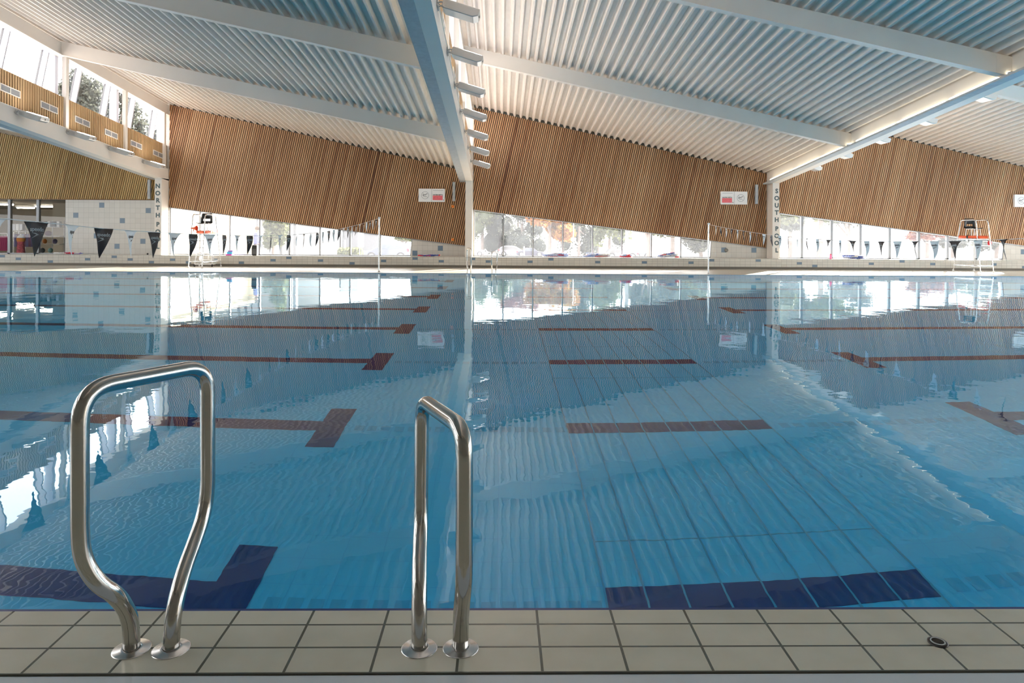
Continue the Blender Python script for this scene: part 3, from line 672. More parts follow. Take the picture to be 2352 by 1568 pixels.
# ---- lifeguard chairs
def guard_chair(cx, label):
    y0, y1 = 25.7, 27.02; t = thing('lifeguard_chair', (cx, (y0 + y1) / 2, .004), label, 'lifeguard chair', 'lifeguard chairs')
    zt, zp = 1.97, 1.24; r = .02
    for s in (-1, 1):
        xf, xb, xt = cx + s * .245, cx + s * .41, cx + s * .27
        b = MB(); b.tube(fillet([(xf, y0, .02), (cx + s * .225, y0 + .30, zt), (xt, y1 - .22, zt), (xb, y1, .02)], .14, 6), r, 10); b.build('side_frame', 'steel2', t)
        b = MB(); b.tube([(xf + s * .0, y0 + .03, .22), (xb, y1 - .03, .22)], .014, 8); b.build('brace', 'steel2', t)
        for x, y in ((xf, y0), (xb, y1)): b = MB(); b.lathe([(.035, 0), (.035, .03), (.02, .06)], (x, y, .004), 12); b.build('foot', 'whitep', t)
    b = MB(); b.tube([(cx - .40, y1 - .03, .25), (cx + .40, y1 - .03, .25)], .014, 8); b.build('brace', 'steel2', t)
    for k, z in enumerate((.24, .48, .75, 1.0)):
        f = z / zt; b = MB(); b.box(cx - .235, cx + .235, y0 + .30 * f - .03, y0 + .30 * f + .03, z - .012, z + .012); b.build('rung', 'steel2', t)
    b = MB(); b.box(cx - .27, cx + .27, y0 + .2, y1 - .1, zp - .015, zp + .01); b.build('platform', 'steel2', t, bevel=.004)
    sy = (y0 + y1) / 2 + .12
    st = MB()
    for sx in (-.19, .19):
        for yy in (-.17, .17): st.tube([(cx + sx, sy + yy, zp), (cx + sx * .85, sy + yy * .9, zp + .38)], .012, 8)
        st.tube([(cx + sx * .85, sy - .16, zp + .385), (cx + sx * .85, sy + .16, zp + .385)], .012, 8)
    st.build('seat_stand', 'whitep', t)
    st = MB(); n = 10
    prof = [(-.24, .40), (-.22, .415), (-.1, .40), (.08, .395), (.16, .41), (.20, .46)]
    def wd(p): return .22
    vs = []
    for (yy, zz) in prof:
        for i in range(n + 1): u = i / n * 2 - 1; vs.append((cx + u * .22, sy + yy, zp + zz + .02 * u * u))
    st.add(vs, [[j * (n + 1) + i, j * (n + 1) + i + 1, (j + 1) * (n + 1) + i + 1, (j + 1) * (n + 1) + i] for j in range(len(prof) - 1) for i in range(n)], 0, True)
    bk = []   # back with a slot near its foot
    for (yy, zz, ww) in ((.20, .455, .21), (.205, .50, .215), (.215, .58, .21), (.24, .75, .19), (.25, .79, .17)):
        for i in range(n + 1): u = i / n * 2 - 1; bk.append((cx + u * ww, sy + yy - .03 * u * u, zp + zz))
    fs = []
    for j in range(4):
        for i in range(n):
            if j == 1 and 1 < i < n - 2: continue
            fs.append([j * (n + 1) + i, j * (n + 1) + i + 1, (j + 1) * (n + 1) + i + 1, (j + 1) * (n + 1) + i])
    st.add(bk, fs, 0, True)
    o = st.build('seat', 'black', t); md = o.modifiers.new('thick', 'SOLIDIFY'); md.thickness = .018
    return t
for cx, wh in ((-11.1, 'left, before the north pool windows'), (18.05, 'right, before the south pool windows')):
    guard_chair(cx, 'tall tubular steel lifeguard chair with black seat at ' + wh)
    z = 1.262; b = MB(); y0, y1 = 25.45, 27.1; xx = cx + (.16 if cx < 0 else -.16)
    t = thing('rescue_tube', (xx, 26.3, z), 'long orange foam rescue tube laid on the %s lifeguard chair platform' % ('left' if cx < 0 else 'right'), 'rescue tube', 'rescue tubes')
    b = MB(); b.tube([(xx, y0, z + .055), (xx, y0 + .06, z + .055), (xx, y1 - .06, z + .055), (xx, y1, z + .055)], [.03, .055, .055, .03], 12); b.build('foam', 'orange', t)
    b = MB(); b.tube([(xx, 26.5, z + .055), (xx, 26.56, z + .055)], .06, 12); b.tube(smooth([(xx, 26.52, z + .1), (xx - .08, 26.45, z + .16), (xx - .1, 26.4, z - .02), (xx - .06, 26.38, z - .12)]), .012, 6); b.build('strap', 'black', t)
px_ = P(446, 524, 25.6)
t = thing('megaphone', px_, 'red loudhailer hung on the left lifeguard chair frame', 'megaphone')
b = MB(); b.lathe([(.02, -.13), (.03, -.05), (.05, .0), (.10, .08), (.1, .085)], (px_.x, px_.y + .02, px_.z), 16, ax='X'); b.box(px_.x - .04, px_.x - .02, px_.y + .0, px_.y + .03, px_.z - .12, px_.z - .02); b.build('horn', 'orange', t)
px_ = P(2273, 558, 26.0)
t = thing('rescue_can', px_, 'red plastic rescue can hanging from the right lifeguard chair', 'rescue can')
b = MB(); b.ball((px_.x, px_.y - .0, px_.z), .075, 0, 8, (1, .8, 1.25)); b.build('float', 'red', t)
b = MB(); b.tube(smooth([(px_.x - .03, px_.y, px_.z + .08), (px_.x - .06, px_.y + .02, px_.z + .12), (px_.x - .08, px_.y + .05, px_.z + .13)]), .006, 6); b.build('cord', 'black', t)

# ---- pool hose reel behind the left chair
hx, hy = -11.05, 27.0
hx = P(472, 600, 26.9).x
t = thing('hose_reel', (hx, 26.85, .004), 'white wheeled hose reel standing on the deck by the left lifeguard chair', 'hose reel')
b = MB()
for s in (-1, 1): b.tube(fillet([(hx + s * .33, 26.7, .06), (hx + s * .30, 26.78, .5), (hx + s * .12, 26.85, .55), (hx + s * .12, 26.85, .28)], .08), .016, 8)
b.tube([(hx - .33, 26.7, .1), (hx + .33, 26.7, .1)], .016, 8); b.tube([(hx - .33, 27.0, .1), (hx + .33, 27.0, .1)], .016, 8)
for s in (-1, 1): b.tube([(hx + s * .33, 26.7, .1), (hx + s * .33, 27.0, .1)], .016, 8)
b.build('frame', 'whitep', t)
for k, s in enumerate((-1, 1)):
    b = MB(); b.lathe([(.05, -.015), (.05, .015)], (hx + s * .33, 26.7, .055), 14, ax='X'); b.lathe([(.0001, -.015), (.05, -.015)], (hx + s * .33, 26.7, .055), 14, ax='X'); b.lathe([(.0001, .015), (.05, .015)], (hx + s * .33, 26.7, .055), 14, ax='X'); b.build('wheel', 'black', t)
b = MB()
pts = [(hx + .06 + (.25 + .012 * math.sin(a * 1.7)) * math.cos(a), 26.85 + .004 * a - .12, .33 + (.17 + .01 * math.cos(a * 2.3)) * math.sin(a)) for a in [k * .25 for k in range(int(2 * math.pi * 8 / .25))]]
b.tube(pts, .017, 6); b.build('hose', 'whitep', t)

# ---- coiled lane ropes on the bench
def lane_rope(pxa, pxb, label, cols, h=.14, seed=1):
    rr = random.Random(seed); a, b_ = P(pxa, 588, 27.5).x, P(pxb, 588, 27.5).x; L_ = b_ - a
    m = MB(); pts = []; n = 15 if h > .05 else 5; c0 = (a + b_) / 2
    for k in range(n):                      # loose loops thrown on top of each other
        f = k / n; lx = L_ * .5 * (1 - .55 * f) * rr.uniform(.75, 1.0); cx = c0 + rr.uniform(-1, 1) * (L_ * .5 - lx); ly = rr.uniform(.10, .2); zt = rr.uniform(-.25, .25)
        for q in range(16):
            t_ = q / 16 * 2 * math.pi
            pts.append(Vector((cx + lx * math.cos(t_), 27.48 + ly * math.sin(t_), SILL + .03 + h * f * (1 + zt * math.cos(t_)) + rr.uniform(0, .012))))
    acc = 0
    for p, q in zip(pts, pts[1:]):
        d = (q - p).length; nb = max(1, int(d / .055))
        for e in range(nb):
            u, v = p.lerp(q, e / nb), p.lerp(q, (e + .82) / nb); acc += 1
            m.tube([u, v], .024, 6, cols[(acc // 9) * 7 % len(cols)] if False else ((acc // 9) * 7 % len(cols)))
    o = m.build('lane_rope', cols, origin=(c0, 27.48, SILL)); tag(o, label, 'lane rope', 'coiled lane ropes on the bench'); return o
lane_rope(124, 190, 'small heap of blue and red lane rope below the shop window', ['lblue', 'purple', 'whitep', 'red'], .03, 2)
lane_rope(960, 1013, 'blue and red lane rope laid on the bench left of the centre column', ['red', 'blue', 'whitep', 'blue'], .03, 3)
lane_rope(1246, 1311, 'coiled lane rope on the bench under the autumn tree window', ['whitep', 'whitep', 'lblue', 'whitep', 'blue', 'whitep', 'lblue', 'whitep', 'red'], .13, 4)
lane_rope(1338, 1404, 'coiled lane rope on the bench, second heap right of the centre column', ['whitep', 'whitep', 'lblue', 'whitep', 'red', 'whitep', 'lblue', 'whitep', 'blue'], .12, 5)
lane_rope(1424, 1452, 'smallest coiled lane rope heap, third right of the centre column', ['red', 'whitep', 'lblue'], .08, 6)
lane_rope(1508, 1562, 'tall coiled lane rope heap nearest the right flag post', ['whitep', 'whitep', 'lblue', 'whitep', 'blue', 'whitep', 'red', 'lblue', 'whitep'], .15, 7)
lane_rope(1934, 1988, 'coiled lane rope on the bench right of the SOUTH POOL column', ['whitep', 'whitep', 'lblue', 'whitep', 'blue', 'lblue', 'whitep', 'red', 'whitep'], .11, 8)
# foam kit, speaker, bottle
c = P(527, 584, 27.45); zz = SILL
for k, (mt, w, dz, nm) in enumerate((('pink', .26, .05, 'magenta foam kickboard lying at the bottom of the bench stack'), ('cyan', .24, .10, 'thick blue foam float in the middle of the bench stack'), ('purple', .22, .05, 'purple foam kickboard on top of the bench stack'))):
    b = MB(); x = c.x + .03 * k; pts = [(x + w / 2 * math.copysign(abs(math.cos(a)) ** .6, math.cos(a)), 27.5 + .17 * math.copysign(abs(math.sin(a)) ** .6, math.sin(a)), zz) for a in [2 * math.pi * q / 24 for q in range(24)]]
    b.prism(pts, (0, 0, dz)); tag(b.build('foam_float', ['pink', 'cyan', 'purple'][k], origin=(x, 27.5, zz), bevel=.012), nm, 'foam float', 'foam floats on the bench'); zz += dz
a, b_ = P(580.5, 583, 27.5).x, P(592, 583, 27.5).x
t = thing('loudspeaker', ((a + b_) / 2, 27.5, SILL), 'black portable loudspeaker standing on the bench before the bright window', 'speaker')
b = MB(); b.prism([(a, 27.38, SILL + .03), (a + .03, 27.38, SILL), (b_ - .01, 27.38, SILL), (b_, 27.38, SILL + .05), (b_, 27.38, SILL + .40), (a + .02, 27.38, SILL + .41), (a - .005, 27.38, SILL + .3)], (0, .2, 0)); b.build('cabinet', 'black', t, bevel=.012)
b = MB(); b.box(a + .03, b_ - .02, 27.372, 27.38, SILL + .06, SILL + .26); b.build('grille', 'grey', t)
b = MB(); b.tube(fillet([(a + .06, 27.48, SILL + .40), (a + .06, 27.48, SILL + .44), (b_ - .05, 27.48, SILL + .44), (b_ - .05, 27.48, SILL + .40)], .02), .01, 8); b.build('handle', 'black', t)
c = P(1908, 592, 27.45)
t = thing('drinks_bottle', (c.x, 27.45, SILL), 'pink drinks bottle standing on the bench before the right windows', 'bottle')
b = MB(); b.lathe([(.0001, 0), (.042, 0), (.044, .13), (.03, .16)], (c.x, 27.45, SILL), 14); b.build('body', 'pink2', t)
b = MB(); b.lathe([(.031, .158), (.031, .185), (.012, .19), (.012, .21), (.0001, .21)], (c.x, 27.45, SILL), 14); b.build('cap', 'red', t)

# ---- signs, wall speakers, small wall fittings
def sign(px0, px1, py0, py1, mirror, label):
    a, b_ = P(px0, py0, 27.8), P(px1, py1, 27.8); x0, z1, z0 = a.x, a.z, b_.z; x1 = b_.x; w, h = x1 - x0, z1 - z0; mid = (x0 + x1) / 2; y = 27.80
    t = thing('safety_sign', (mid, y, z0), label, 'sign', 'white safety signs on the cladding')
    b = MB(); b.box(x0, x1, y, y + .10, z0, z1); b.build('panel', 'whitep', t)
    b = MB(); b.box(mid - .006, mid + .006, y - .002, y, z0, z1); b.build('divider', 'signgrey', t)
    sx, tx = (mid + w / 4, mid - w / 2) if mirror else (mid - w / 4, mid)
    b = MB(); cz = z0 + h / 2; r = h * .29
    def ring(r_, wd):
        n = 40; vs = []; 
        for k in range(n): a_ = 2 * math.pi * k / n; vs += [(sx + (r_ - wd) * math.cos(a_), y - .003, cz + (r_ - wd) * math.sin(a_)), (sx + r_ * math.cos(a_), y - .003, cz + r_ * math.sin(a_))]
        b.add(vs, [[2 * k, 2 * k + 1, (2 * k + 3) % (2 * n), (2 * k + 2) % (2 * n)] for k in range(n)])
    ring(r, .014)
    def stroke(p, q, wd):
        p, q = Vector((p[0], 0, p[1])), Vector((q[0], 0, q[1])); d = (q - p).normalized(); nn = Vector((-d.z, 0, d.x)) * wd / 2
        b.add([(sx + v.x * r, y - .0035, cz + v.z * r) for v in (p - nn, q - nn, q + nn, p + nn)], [[0, 1, 2, 3]])
    stroke((-.72, .68), (.70, -.66), .08)
    b.build('prohibition_ring', 'signgrey', t)
    b = MB(); 
    stroke((-.62, -.12), (.62, .42), .13); stroke((-.6, .2), (-.35, -.05), .16); stroke((-.5, -.36), (-.1, -.34), .08); stroke((-.1, -.34), (.2, -.42), .08)
    b.build('diver_symbol', 'grey', t)
    b = MB(); put_text(b, text_mesh('WATER DEPTH', .058, .001, .0015), (tx + w * .235, y - .002, z0 + h * .53), (1, 0, 0), (0, 0, 1)); b.build('lettering', 'black', t)
    b = MB(); b.box(tx + w * .04, tx + w * .42, y - .003, y, z0 + h * .13, z0 + h * .48); b.build('pink_block', 'signpink', t)
    b = MB(); b.box(tx + w * .44, tx + w * .465, y - .003, y, z0 + h * .12, z0 + h * .18); b.build('corner_mark', 'black', t)
    b = MB(); b.box(tx + w * .05, tx + w * .44, y - .002, y, z0 + h * .86, z0 + h * .885); b.build('header_line', 'frame', t)
sign(961.5, 1021.5, 433, 463.5, False, 'white WATER DEPTH and no-diving sign, left of the centre column')
sign(1656, 1716.5, 439.5, 469.5, True, 'white WATER DEPTH and no-diving sign, left of the SOUTH POOL column')
sign(2331, 2391, 446.5, 475.5, False, 'white no-diving sign cut off by the right edge of the photo')
def wall_speaker(px0, px1, py0, py1, label, side=0):
    a, b_ = P(px0, py0, 27.75), P(px1, py1, 27.75)
    t = thing('column_speaker', ((a.x + b_.x) / 2, 27.8, b_.z), label, 'speaker', 'column speakers on the cladding')
    b = MB(); b.box(a.x, b_.x, 27.75, 27.84, b_.z, a.z); b.build('case', 'frame', t, bevel=.006)
    b = MB(); b.box(a.x + .012, b_.x - .012, 27.744, 27.75, b_.z + .02, a.z - .02); b.build('grille', 'galv', t)
    b = MB(); b.box(a.x + .02, b_.x - .02, 27.84, 27.915, (a.z + b_.z) / 2 - .05, (a.z + b_.z) / 2 + .05); b.build('bracket', 'frame', t)
wall_speaker(338.5, 345, 412, 457, 'slim vertical speaker just left of the NORTH POOL column')
wall_speaker(1039.5, 1045.5, 417.5, 462, 'slim vertical speaker just left of the centre column')
wall_speaker(1735, 1741.5, 423.5, 468.5, 'slim vertical speaker just left of the SOUTH POOL column')
for px, py, lb in ((1040, 474, 'upper orange pull-cord switch on the cladding under the speaker'), (1040, 550, 'lower orange switch at the bottom of the cladding by the centre column')):
    c = P(px, py, 27.88); t = thing('orange_switch', c, lb, 'switch', 'orange wall switches')
    b = MB(); b.box(c.x - .05, c.x + .05, 27.86, 27.91, c.z - .05, c.z + .05); b.build('case', 'orange2', t, bevel=.01)
    b = MB(); b.lathe([(.0001, -.012), (.025, -.012), (.028, 0)], (c.x, 27.86, c.z), 14, ax='Y'); b.build('button', 'orange', t)
c = P(1669, 574.5, 27.9); t = thing('water_outlet', (c.x, 27.93, c.z), 'round beige fitting on the white tiles left of the SOUTH POOL column', 'wall fitting')
b = MB(); b.lathe([(.0001, -.02), (.05, -.02), (.07, -.01), (.075, .015)], (c.x, 27.935, c.z), 24, ax='Y'); b.build('disc', 'cove', t)
b = MB(); b.lathe([(.022, -.024), (.03, -.024), (.03, -.018)], (c.x, 27.935, c.z), 16, ax='Y'); b.build('ring', 'steel2', t)
c = P(339, 580.5, 27.6); t = MB(); t.ball((c.x, 27.6, SILL + .035), .035, 0, 8); tag(t.build('ball', 'black', origin=(c.x, 27.6, SILL)), 'small black ball resting on the bench near the NORTH POOL column', 'ball')

# ---- shop behind the left window
sx0, sx1, sy0, sy1, sz1 = -32.0, -14.6, YW + .32, 42.0, 2.64
mm = mat('shop_wall', (.42, .36, .26), .7); M['shopwall'] = mm; M['shopceil'] = mat('shop_ceiling', (.50, .44, .33), .8); M['shopfloor'] = mat('shop_floor', (.25, .22, .2), .5)
m = MB(); m.box(sx0, sx1, sy1, sy1 + .2, -.1, sz1); m.box(sx0 - .2, sx0, sy0, sy1, -.1, sz1); m.box(-15.2, -15.0, sy0, sy1, -.1, sz1); m.box(P(121, 500, 33).x, -15.2, 33, 33.15, 0, sz1); struct(m.build('wall_shop', 'shopwall'))
m = MB(); m.box(sx0, sx1, sy0, sy1, -.15, .0); struct(m.build('floor', 'shopfloor'))
m = MB(); m.box(sx0, sx1, sy0, sy1, sz1, sz1 + .15); struct(m.build('ceiling', 'shopceil'))
for k, (x, y, wh) in enumerate(((P(8, 480, 33).x, 33, 'left'), (P(59, 480, 37).x, 37, 'middle'), (P(103, 480, 35).x, 35, 'right'))):
    t = thing('shop_light', (x, y, sz1), 'lit ceiling batten in the shop, %s one of three' % wh, 'light fixture', 'battens on the shop ceiling')
    b = MB(); b.box(x - .5, x + .5, y - .06, y + .06, sz1 - .06, sz1); b.build('housing', 'whitep', t)
    b = MB(); b.tube([(x - .45, y, sz1 - .09), (x + .45, y, sz1 - .09)], .03, 8); b.build('tube', 'shoplamp', t)
def shop_mannequin(px, Y, label, m1, m2):
    c = P(px, 560, Y); x = c.x; z0 = .75
    t = thing('mannequin', (x, Y, 0), label, 'mannequin')
    b = MB(); prof = [(.0001, 0), (.16, 0), (.15, .1), (.12, .25), (.135, .38), (.17, .48), (.12, .56), (.05, .6), (.045, .66), (.0001, .66)]
    o_ = len(b.v); b.lathe(prof, (0, 0, 0), 20); b.v = [(x + v[0], Y + v[1] * .6, z0 - .2 + v[2]) for v in b.v]; b.build('torso', 'whitep', t)
    b = MB(); b.lathe([(.185, -.25), (.165, .0), (.155, .1), (.128, .25), (.145, .38)], (0, 0, 0), 20); b.v = [(x + v[0], Y + v[1] * .62, z0 - .2 + v[2]) for v in b.v]; b.build('dress', m1, t)
    b = MB(); b.lathe([(.150, .34), (.176, .44), (.165, .49)], (0, 0, 0), 20); b.v = [(x + v[0], Y + v[1] * .63, z0 - .2 + v[2]) for v in b.v]; b.build('neckline', m2, t)
    b = MB(); b.tube([(x, Y, .0), (x, Y, z0 - .2)], .02, 8); b.lathe([(.18, 0), (.18, .02), (.02, .03)], (x, Y, 0), 20); b.build('stand', 'steel2', t)
M['coral'] = mottle(mat('coral_print_fabric', (.75, .10, .12), .7), (.75, .12, .14), .5, 25); M['tango'] = mat('orange_fabric', (.9, .32, .05), .7); M['crimson'] = mat('crimson_fabric', (.45, .02, .12), .7)
shop_mannequin(48, 28.9, 'shop mannequin in a coral swimsuit with orange neckline behind the glass', 'coral', 'tango')
def garment(x, y, ztop, w, h, mt, label, grp):
    t = thing('hanging_garment', (x, y, ztop - h), label, 'garment', grp)
    b = MB(); pr = [(-.5, -1), (.5, -1), (.42, -.5), (.5, -.12), (.15, 0), (-.15, 0), (-.5, -.12), (-.42, -.5)]
    b.prism([(x + p * w, y - .03, ztop + q * h) for p, q in pr], (0, .06, 0)); b.build('cloth', mt, t, bevel=.01)
    b = MB(); b.tube([(x, y, ztop), (x, y, ztop + .06), (x + .02, y, ztop + .09)], .004, 6); b.build('hook', 'steel2', t)
M['violet'] = mat('violet_fabric', (.16, .12, .24), .8); M['plum'] = mat('plum_fabric', (.2, .08, .14), .8)
def rackf(x0, x1, y, z, label):
    t = thing('clothes_rack', ((x0 + x1) / 2, y, 0), label, 'clothes rack', 'shop clothes racks')
    b = MB(); b.tube(fillet([(x0, y, 0), (x0, y, z), (x1, y, z), (x1, y, 0)], .05), .015, 8); b.build('rail', 'steel2', t)
    for x in (x0, x1): b = MB(); b.tube([(x, y - .25, .02), (x, y + .25, .02)], .02, 8); b.build('foot', 'steel2', t)
xa, xb = P(32, 540, 30.4).x, P(84, 540, 30.4).x; rackf(xa, xb, 30.4, 1.30, 'steel clothes rack of dark swimwear behind the shop mannequin')
for k in range(9): garment(xa + .08 + (xb - xa - .16) * k / 8, 30.4, 1.20, .13, .55, ['violet', 'plum', 'violet', 'lblue', 'plum', 'violet', 'plum', 'violet', 'plum'][k], '%s dark garment from the left on the rack behind the mannequin' % NUMW[k], 'garments on the shop rack')
xa, xb = P(-14, 540, 29.3).x, P(17, 540, 29.3).x; rackf(xa, xb, 29.3, 1.22, 'steel clothes rack holding crimson garments at the left photo edge')
for k in range(4): garment(P(3 + 4.2 * k, 540, 29.3).x, 29.3, 1.12, .09, .62, 'crimson', '%s crimson garment from the left on the rack at the photo edge' % NUMW[k], 'crimson garments on the shop rack')
def shelf(x0, x1, y, zs, label):
    t = thing('shop_shelf', ((x0 + x1) / 2, y, 0), label, 'shelf unit', 'shop shelf units')
    for x in (x0, (x0 + x1) / 2, x1): b = MB(); b.box(x - .015, x + .015, y, y + .03, 0, zs[-1] + .3); b.build('upright', 'whitep', t)
    for z in zs: b = MB(); b.box(x0, x1, y - .3, y, z, z + .02); b.build('shelf_board', 'whitep', t)
xa, xb = P(93, 540, 31.5).x, P(147, 540, 31.5).x; shelf(xa, xb, 31.5, (.35, .75, 1.1, 1.5), 'white metal shelving unit in the shop right of the mannequin')
xa2, xb2 = P(28, 515, 32.5).x, P(58, 515, 32.5).x; shelf(xa2, xb2, 32.5, (.9, 1.35), 'white shelving unit holding pale boxes behind the shop mannequin')
for k in range(4):
    x = xa2 + .1 + k * .16; b = MB(); b.box(x - .07, x + .07, 32.22, 32.42, 1.37, 1.65); tag(b.build('carton', 'frame' if k % 2 else 'whitep', origin=(x, 32.3, 1.37), bevel=.004), '%s pale carton from the left on the shelf behind the mannequin' % NUMW[k], 'box', 'pale cartons on the shop shelf')
for k in range(5):
    x = xa + .12 + k * .2; b = MB(); b.box(x - .06, x + .06, 31.25, 31.45, 1.52, 1.76); tag(b.build('carton', ['frame', 'grey', 'whitep', 'grey', 'whitep'][k], origin=(x, 31.3, 1.52), bevel=.004), '%s carton from the left on the top shelf right of the mannequin' % NUMW[k], 'box', 'cartons on the top shop shelf')
M['mint'] = mat('mint_plastic', (.30, .55, .48), .6)
for k, (dx, z, mt, w, nm) in enumerate(((.2, .37, 'grey', .22, 'dark bag on the lowest'), (.55, .37, 'mint', .2, 'mint bag on the lowest'), (.3, .77, 'tango', .16, 'orange bag on the middle'), (.75, .77, 'violet', .18, 'violet bag on the middle'), (.45, 1.12, 'plum', .3, 'plum bag on the upper'))):
    x = xa + dx; b = MB(); b.ball((x, 31.33, z + .11), .11, 0, 8, (w / .22, .9, 1)); tag(b.build('bag', mt, origin=(x, 31.33, z)), nm + ' shelf of the shop unit', 'bag', 'bags on the shop shelves')

# ---- outside: ground, trees, cars, buildings
def gz(Y): return -.1 - .02 * (Y - 28)
m = MB(); m.hexa([(-120, YW + .3, gz(YW) - 1), (120, YW + .3, gz(YW) - 1), (160, 160, gz(160) - 1), (-160, 160, gz(160) - 1)], [(-120, YW + .3, gz(YW)), (120, YW + .3, gz(YW)), (160, 160, gz(160)), (-160, 160, gz(160))])
M['paving'] = mottle(mat('pale_paving', (.45, .44, .42), .7), (.45, .44, .42), .1, .4); tag(m.build('ground', 'paving'), 'pale paved car park ground outside the windows', 'ground'); COL.objects['ground']['kind'] = 'structure'
def leafmat(name, cols):
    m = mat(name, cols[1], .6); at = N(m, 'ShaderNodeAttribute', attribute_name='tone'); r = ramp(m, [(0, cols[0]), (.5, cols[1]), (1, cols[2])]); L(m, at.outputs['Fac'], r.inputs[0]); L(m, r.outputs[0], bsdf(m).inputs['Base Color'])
    tl = N(m, 'ShaderNodeBsdfTranslucent'); L(m, r.outputs[0], tl.inputs[0]); ms = N(m, 'ShaderNodeMixShader'); ms.inputs[0].default_value = .4
    L(m, bsdf(m).outputs[0], ms.inputs[1]); L(m, tl.outputs[0], ms.inputs[2]); L(m, ms.outputs[0], m.node_tree.nodes['Material Output'].inputs[0]); M[name] = m
leafmat('leaf_grey', [(.035, .045, .045), (.07, .08, .07), (.15, .16, .12)])
leafmat('leaf_green', [(.05, .06, .035), (.10, .12, .06), (.20, .21, .09)])
leafmat('leaf_autumn', [(.18, .05, .03), (.28, .13, .03), (.28, .21, .05)])
leafmat('leaf_red', [(.12, .03, .035), (.2, .06, .05), (.25, .13, .06)])
M['bark'] = mottle(mat('bark', (.16, .13, .12), .8), (.16, .13, .12), .2, 3)
def tree(px, Y, zc, rx, rz, mt, label, n=1300, lean=0, leaf=.15, cat='tree', grp='trees outside the windows'):
    x = P(px, 550, Y).x; g = gz(Y); rr = random.Random(int(px * 7 + Y)); t = thing('tree', (x, Y, g), label, cat, grp)
    b = MB(); b.t = .25; cl = [(rr.uniform(-1, 1) * .7, rr.uniform(-1, 1) * .7, rr.uniform(-1, 1) * .75, rr.uniform(.25, .5)) for _ in range(16)]
    for c in cl: b.ball((x + c[0] * rx, Y + c[1] * rx, zc + c[2] * rz), c[3] * .58, 0, 6, (rx, rx, rz))
    for k in range(int(n * 3)):
        c = rr.choice(cl); d = Vector((rr.gauss(0, 1), rr.gauss(0, 1), rr.gauss(0, 1))).normalized() * c[3] * rr.uniform(.6, 1.0)
        p = Vector((x + (c[0] + d.x) * rx, Y + (c[1] + d.y) * rx, zc + (c[2] + d.z) * rz))
        a = Vector((rr.gauss(0, 1), rr.gauss(0, 1), rr.gauss(0, 1))).normalized(); e = a.cross(Vector((rr.gauss(0, 1), rr.gauss(0, 1), rr.gauss(0, 1)))).normalized(); s = leaf * rr.uniform(.6, 1.3)
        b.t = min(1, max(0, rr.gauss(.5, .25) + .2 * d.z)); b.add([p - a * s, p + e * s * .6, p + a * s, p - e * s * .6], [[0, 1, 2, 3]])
    b.build('foliage', mt, t)
    b = MB(); r0 = .05 * rx + .06
    b.tube([(x, Y, g - .05), (x + lean * .3, Y, (g + zc) / 2), (x + lean * .5, Y, zc + rz * .3)], [r0, r0 * .8, r0 * .3], 10)
    for k in range(5):
        c = cl[k]; h0 = g + (zc - g) * rr.uniform(.45, .8); b.tube([(x + lean * .3, Y, h0), (x + c[0] * rx * .5, Y + c[1] * rx * .5, (h0 + zc + c[2] * rz) / 2 + .1), (x + c[0] * rx, Y + c[1] * rx, zc + c[2] * rz)], [r0 * .5, r0 * .35, r0 * .1], 7)
    b.build('trunk', 'bark', t)
tree(1108, 104, 4.6, 4.4, 4.2, 'leaf_green', 'pale yellow-green tree just right of the centre column')
tree(1150, 106, 3.4, 4.4, 5.4, 'leaf_grey', 'large grey-green tree behind the white hatchback', 1800)
tree(1200, 100, 2.6, 3.8, 3.8, 'leaf_grey', 'grey-green bushy tree left of the autumn tree')
tree(1190, 110, 7.6, 3.6, 3.2, 'leaf_red', 'reddish tree crown showing above the grey-green trees', 1200)
tree(1262, 52, 2.6, 1.9, 1.5, 'leaf_autumn', 'small autumn tree with orange and yellow leaves and forked trunk', 1500, .1)
tree(1292, 54, 1.6, 1.0, .8, 'leaf_autumn', 'low orange autumn branch cluster right of the autumn tree', 700)
tree(1330, 74, 3.6, 2.2, 4.0, 'leaf_grey', 'tall grey-green tree behind the street sign', 1400)
tree(1372, 76, 2.3, 3.2, 3.2, 'leaf_grey', 'wide grey tree left of the parked van')
tree(1400, 64, 3.0, 1.9, 3.0, 'leaf_green', 'green tree above the parked van')
tree(1490, 44, 2.5, 1.8, .8, 'leaf_grey', 'overhanging grey branches right of the tall grey post', 700)
tree(1545, 46, 2.1, 2.4, 1.0, 'leaf_green', 'hanging green branches in the windows left of the right flag post', 1200)
tree(1610, 48, 1.6, 2.0, 1.3, 'leaf_grey', 'grey-green tree showing right beside the right flag post', 1200)
tree(1815, 50, 3.0, 2.2, 1.7, 'leaf_grey', 'grey leafy tree just right of the SOUTH POOL column', 1300)
tree(1882, 42, 3.6, 2.6, 1.5, 'leaf_green', 'fork-trunked tree in the right windows', 1500, .3)
tree(1950, 60, 3.6, 2.4, 1.2, 'leaf_grey', 'distant leafy crown at the top of the right windows', 700)
tree(2130, 44, 1.7, 1.4, .6, 'leaf_red', 'reddish twiggy crown near the right lifeguard chair', 500)
tree(2190, 46, 1.6, 2.4, .9, 'leaf_grey', 'grey leafy crown left of the right lifeguard chair', 900)
tree(2290, 48, 1.6, 2.2, 1.2, 'leaf_grey', 'grey leafy tree behind the right lifeguard chair', 900)
tree(628, 44, 1.9, .8, 1.5, 'leaf_green', 'young yellow-green tree between the pale pillars', 600)
tree(925, 60, 1.4, 1.9, .7, 'leaf_green', 'green branches above the pale blue hatchback', 600)
tree(195, 62, 11.5, 2.2, 4.6, 'leaf_grey', 'tall tree seen through the high left windows, left one', 2600, 0, .16)
tree(245, 64, 10.5, 2.6, 4.6, 'leaf_grey', 'tall tree seen through the high left windows, middle one', 2600, 0, .16)
